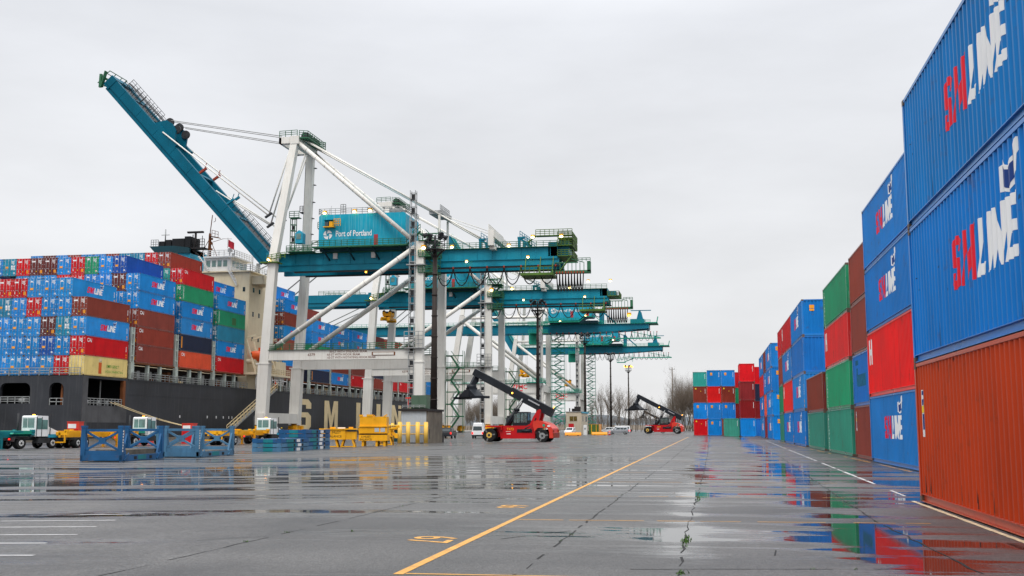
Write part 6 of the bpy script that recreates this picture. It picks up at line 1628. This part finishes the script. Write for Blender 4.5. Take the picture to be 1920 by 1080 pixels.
def barrier(x, y, L_, label):
    rt = thing('road_barrier', label, 'barrier', (x, y, gz(x)), 0, 'yellow barriers before the office')
    B = MB(); B.prism([(-.4,0),(.4,0),(.4,.25),(.18,.62),(.10,.72),(-.10,.72),(-.18,.62),(-.4,.25)], lambda u, w, t: (t, u, w), -L_/2, L_/2); B.build('block', M['plastic orange'], rt)
    B = MB(); B.box((-L_/2+.4,-.41,0),(-L_/2+.8,-.405,.1)); B.box((L_/2-.8,-.41,0),(L_/2-.4,-.405,.1)); B.build('fork_slot', M['interior dark'], rt)
barrier(-29.9, 240, 3.6, 'left yellow barrier before the office')
barrier(-24.6, 246, 3.5, 'right yellow barrier before the storage box')
rt = thing('traffic_drum', 'orange red traffic drum at the end of the right barrier', 'drum', (-22.4, 246, gz(-22.4)))
B = MB(); B.tube((0,0,.08),(0,0,.95),.27,14,r2=.22); B.tube((0,0,0),(0,0,.08),.36,14); B.build('drum', M['machine orange red'], rt)
for z in (.3,.62):
    B = MB(); B.tube((0,0,z),(0,0,z+.13),.268,14,r2=.262); B.build('band', M['flat white'], rt)
rt = thing('bollard', 'short yellow bollard left of the left barrier', 'bollard', (-33.2, 241, -.4))
B = MB(); B.tube((0,0,0),(0,0,.95),.14,12); B.ball((0,0,.95),.14,12,6); B.build('post', M['safety yellow'], rt); B = MB(); B.tube((0,0,.6),(0,0,.72),.145,12); B.build('band', M['interior dark'], rt)

# cars: side outline extruded, glass house tapering inwards
def car(label, loc, rot, kind, paint):
    spec = dict(
        minivan=dict(L=5.1, W=1.95, low=[(0,.35),(0,.95),(.15,1.1),(3.6,1.12),(4.75,.95),(5.1,.7),(5.1,.35)], top=[(.05,1.08),(.35,1.72),(2.7,1.75),(3.9,1.08)], wr=.34, wx=(.95,4.05)),
        suv=dict(L=4.7, W=1.9, low=[(0,.4),(0,1.05),(.1,1.15),(3.3,1.15),(4.5,1.05),(4.7,.8),(4.7,.4)], top=[(.02,1.12),(.25,1.78),(2.4,1.8),(3.3,1.12)], wr=.37, wx=(.9,3.75)),
        van=dict(L=5.9, W=2.0, low=[(0,.45),(0,1.2),(.02,1.3),(4.6,1.3),(5.7,1.05),(5.9,.8),(5.9,.45)], top=[(.0,1.28),(.1,2.5),(.4,2.62),(3.9,2.6),(4.85,1.28)], wr=.36, wx=(1.1,4.7)),
        passenger=dict(L=5.7, W=2.0, low=[(0,.42),(0,1.1),(.05,1.2),(4.3,1.2),(5.5,1.05),(5.7,.8),(5.7,.42)], top=[(.0,1.18),(.12,2.02),(.4,2.1),(3.7,2.08),(4.55,1.18)], wr=.36, wx=(1.1,4.5)),
        pickup=dict(L=5.3, W=1.9, low=[(0,.5),(0,1.1),(3.9,1.15),(5.1,1.05),(5.3,.8),(5.3,.5)], top=[(1.7,1.12),(2.0,1.78),(3.3,1.8),(4.1,1.12)], wr=.38, wx=(1.0,4.2)))[kind]
    rt = thing('parked_car' if kind != 'van' else 'white_van', label, 'car' if kind not in ('van','passenger') else 'van', loc, rot, 'cars and vans parked in the yard')
    W_ = spec['W']/2; low, top = spec['low'], spec['top']
    m_ = bpy.data.meshes.new('body'); B = MB(); n = len(low)
    def lp(u, w, t): return (u, t*W_*(1 if w > .5 else .93), w)
    B.prism(low, lp, -1, 1)
    def tp_(u, w, t): return (u, t*W_*(1-.20*max(0, (w-1.1))), w)
    B.prism(top, tp_, -.98, .98)
    bd = B.build('body', M[paint], rt); bv = bd.modifiers.new('bevel', 'BEVEL'); bv.width = .05; bv.segments = 2; bv.limit_method = 'ANGLE'
    zt = max(w for u, w in top); zb = top[0][1]; u0, u1 = top[0][0], top[-1][0]; f0 = top[1][0]; f1 = top[-2][0]
    for s_ in (-1, 1):
        k_ = 3 if kind in ('minivan','passenger','suv') else (2 if kind == 'pickup' else 1)
        a0, a1 = (f0+.15, f1+.1) if kind != 'van' else (f1-.9, f1+.15)
        for i in range(k_):
            x0 = a0+(a1-a0)*i/k_+.05; x1 = a0+(a1-a0)*(i+1)/k_-.05; G = MB()
            za, zc = zb+.08, min(zt-.16, zb+.62 if kind != 'van' else zb+.75)
            pts = [(x0,za),(x1+(.35 if i == k_-1 else 0),za),(x1,zc),(x0,zc)]
            G.add([tuple(Vector(tp_(u, w, s_*.98))+Vector((0, s_*.012, 0))) for u, w in pts], [(0,1,2,3)]); G.build('window', M['glass'], rt)
    G = MB(); du = .03; G.add([(u1-(u1-f1)*.12+du, -W_*.80, zb+.06), (u1-(u1-f1)*.12+du, W_*.80, zb+.06), (f1+(u1-f1)*.15+du, W_*.74, zt-.1), (f1+(u1-f1)*.15+du, -W_*.74, zt-.1)], [(0,1,2,3)]); G.build('windscreen', M['glass'], rt)
    G = MB(); xr = lambda z: u0+(f0-u0)*(z-zb)/(top[1][1]-zb)-.02
    za, zc = zb+.08, min(zt-.2, zb+.75); G.add([(xr(za), -W_*.78, za), (xr(za), W_*.78, za), (xr(zc), W_*.70, zc), (xr(zc), -W_*.70, zc)], [(0,1,2,3)]); G.build('rear_window', M['glass'], rt)
    for s_ in (-1, 1):
        G = MB(); G.box((-.03, min(s_*W_*.97,s_*W_*.74), .72), (.06, max(s_*W_*.97,s_*W_*.74), 1.08)); G.build('tail_light', M['tail lamp'], rt)
        G = MB(); G.box((spec['L']-.14, min(s_*W_*.95,s_*W_*.6), .66), (spec['L']+.005, max(s_*W_*.95,s_*W_*.6), .86)); G.build('headlight', M['head lamp'], rt)
        G = MB(); x = u1-.45; y0, y1 = sorted((s_*W_*1.0, s_*(W_+.2))); G.box((x, y0, zb+.02), (x+.12, y1, zb+.2)); G.build('mirror', M['machine black'], rt)
        for x in spec['wx']: wheel(rt, x, s_*(W_-.13), spec['wr'], .24, 'galvanised', hubr=.62)
    G = MB(); G.box((-.08,-W_*.95,.38),(.02,W_*.95,.62)); G.build('bumper', M['machine black'], rt)
    return rt
car('white high roofed van seen from behind beside the reach stacker', (-38.3, 178.5, -.4), R(96), 'van', 'car white')
car('dark car with glowing tail lights beside the concrete shed', (-43.6, 178, -.4), R(92), 'suv', 'car dark')
car('silver minivan parked before the white vans', (-19.2, 262, -.25), R(182), 'minivan', 'car silver')
car('white passenger van right behind the silver minivan', (-19.8, 275, -.28), R(183), 'passenger', 'car white')
car('white passenger van between minivan and far reach stacker', (-16.6, 284, -.22), R(5), 'passenger', 'car white')
car('white pickup parked left of the office', (-38.6, 262, -.4), R(-75), 'pickup', 'car white')
car('white car half hidden by the left yellow barrier', (-32.9, 262, -.4), R(-95), 'suv', 'car white')
car('white car behind the traffic drum', (-24.2, 285, -.34), R(185), 'suv', 'car white')
car('white car far behind the passenger vans', (-12.8, 330, -.15), R(178), 'minivan', 'car white')
# ------------------------------------------------------------------ bare trees, far bank and hill
def bare_tree(seed, h, spread, stems, twigs, mt='twig'):
    """leafless tree meshes: (trunk and limbs, twig crown)"""
    r_ = random.Random(seed); T = MB(); C_ = MB()
    def tri(mb, p, q, r0, r1):
        d = (q-p)
        if d.length < 1e-4: return
        d.normalize(); a = d.cross(Vector((.3,.9,.2))).normalized(); b = d.cross(a); vs = []
        for c, r in ((p, r0), (q, r1)):
            for i in range(3): t = 2.094*i; vs.append(c+a*(r*math.cos(t))+b*(r*math.sin(t)))
        mb.add(vs, [(0,1,4,3),(1,2,5,4),(2,0,3,5)], 0, True)
    def grow(p, d, L_, r, depth):
        n = 4; q = p
        for i in range(n):
            d2 = (d+Vector((r_.gauss(0,.10), r_.gauss(0,.10), r_.gauss(.03,.05)))).normalized(); e = q+d2*(L_/n)
            ra, rb = r*(1-.5*i/n), r*(1-.5*(i+1)/n)
            if depth < 2: T.tube(q, e, ra, 6, r2=rb, cap=False)
            else: tri(C_, q, e, ra, rb)
            if depth < 4:
                for _ in range(2 if depth < 2 else (2 if r_.random() < twigs else 1)):
                    if i == 0 and depth == 0: continue
                    az = r_.uniform(0, 6.28); side = Vector((math.cos(az), math.sin(az), 0)); up = r_.uniform(.35, 1.1)
                    grow(e, (d2*.75+side*spread*r_.uniform(.5, 1.1)+Vector((0,0,up*.4))).normalized(), L_*r_.uniform(.42, .62), rb*r_.uniform(.45,.62), depth+1)
            q = e; d = d2
    for k_ in range(stems):
        a = k_*6.28/stems+r_.random(); o = Vector((math.cos(a), math.sin(a), 0))*(0 if stems == 1 else .5)
        grow(o, Vector((o.x*.25, o.y*.25, 1)).normalized(), h*(.62 if stems == 1 else .66)*r_.uniform(.85,1.1), h*.014 if stems == 1 else h*.009, 0)
    return T.mesh('trunk', MAT['bark']), C_.mesh('crown', MAT[mt])
P1 = [bare_tree(11, 17, .55, 1, .85), bare_tree(12, 15.5, .6, 1, .9), bare_tree(13, 16, .45, 2, .8)]
P2 = [bare_tree(21, 14, .6, 4, .9), bare_tree(22, 12.5, .7, 5, .95)]
tr_ = random.Random(5)
def tree(pr, x, y, s, label, group):
    rt = thing('bare_tree', label, 'tree', (x, y, gz(x)), tr_.uniform(0, 6.28), group); rt.scale = (s, s, s*tr_.uniform(.95, 1.08))
    link('trunk', pr[0], rt); link('crown', pr[1], rt)
def px_at(px, y):
    return y*math.tan(math.atan((px-960)/2030)-R(10.302))
GT = 'bare trees along the far edge of the yard'
tall = [(1112,430,.72),(1121,420,.92),(1128,445,.85),(1136,425,1.02),(1146,440,.98),(1156,425,.90),(1162,450,1.0),(1170,430,.96),(1178,445,.88),(1190,450,.75),(1200,430,.62),(1210,445,.68),(1220,430,.75),(1228,450,.66),(1238,440,.6)]
for i, (px_, y, s_) in enumerate(tall):
    tree(P1[i % 3], px_at(px_, y), y, s_, 'tall leafless tree among the row behind the parked vans', GT)
bush = [(1258,415,.80),(1264,405,.95),(1270,395,1.05),(1276,420,1.15),(1282,400,1.2),(1288,410,1.25),(1294,395,1.2),(1300,405,1.25),(1308,410,1.2),(1316,400,1.1)]
for i, (px_, y, s_) in enumerate(bush):
    tree(P2[i % 2], px_at(px_, y), y, s_, 'dense brown leafless tree left of the lane end stacks', 'dense bare trees beside the lane end')
far = [(px_, 640+tr_.uniform(-40, 40), tr_.uniform(.8, 1.25)) for px_ in range(862, 960, 5)]
for i, (px_, y, s_) in enumerate(far):
    tree(P2[i % 2], px_at(px_, y), y, s_, 'distant bare tree seen under the reach stacker boom', 'distant bare trees under the boom')
low = [(px_, 560+tr_.uniform(-20, 20), tr_.uniform(.35, .55)) for px_ in range(1040, 1262, 9)]
for i, (px_, y, s_) in enumerate(low):
    tree(P2[i % 2], px_at(px_, y), y, s_, 'low brown bush in the strip behind the parked cars', 'low bushes behind the parked cars')
# long dark hedge bank that closes the yard, a far hill
def bank(name, y, x0, x1, zb, zt, m, seed, n=60, depth=60):
    r_ = random.Random(seed); B = MB(); top = []
    for i in range(n+1): top.append(zt*(.75+.35*math.sin(i*.37+seed)*.5+.25*r_.random()))
    vs = []
    for i in range(n+1):
        x = x0+(x1-x0)*i/n; vs += [(x, y, zb), (x, y+depth*.4, top[i]), (x, y+depth, zb)]
    fs = []
    for i in range(n): fs += [(3*i, 3*i+3, 3*i+4, 3*i+1), (3*i+1, 3*i+4, 3*i+5, 3*i+2)]
    B.add(vs, fs, 0, True); return tag(B.build(name, m), kind='structure')
bank('hill', 2600, -1500, 600, -2, 34, MAT['hill'], 3, depth=500)
bank('embankment', 700, -260, 160, -1, 3.0, MAT['bark'], 5, depth=30)
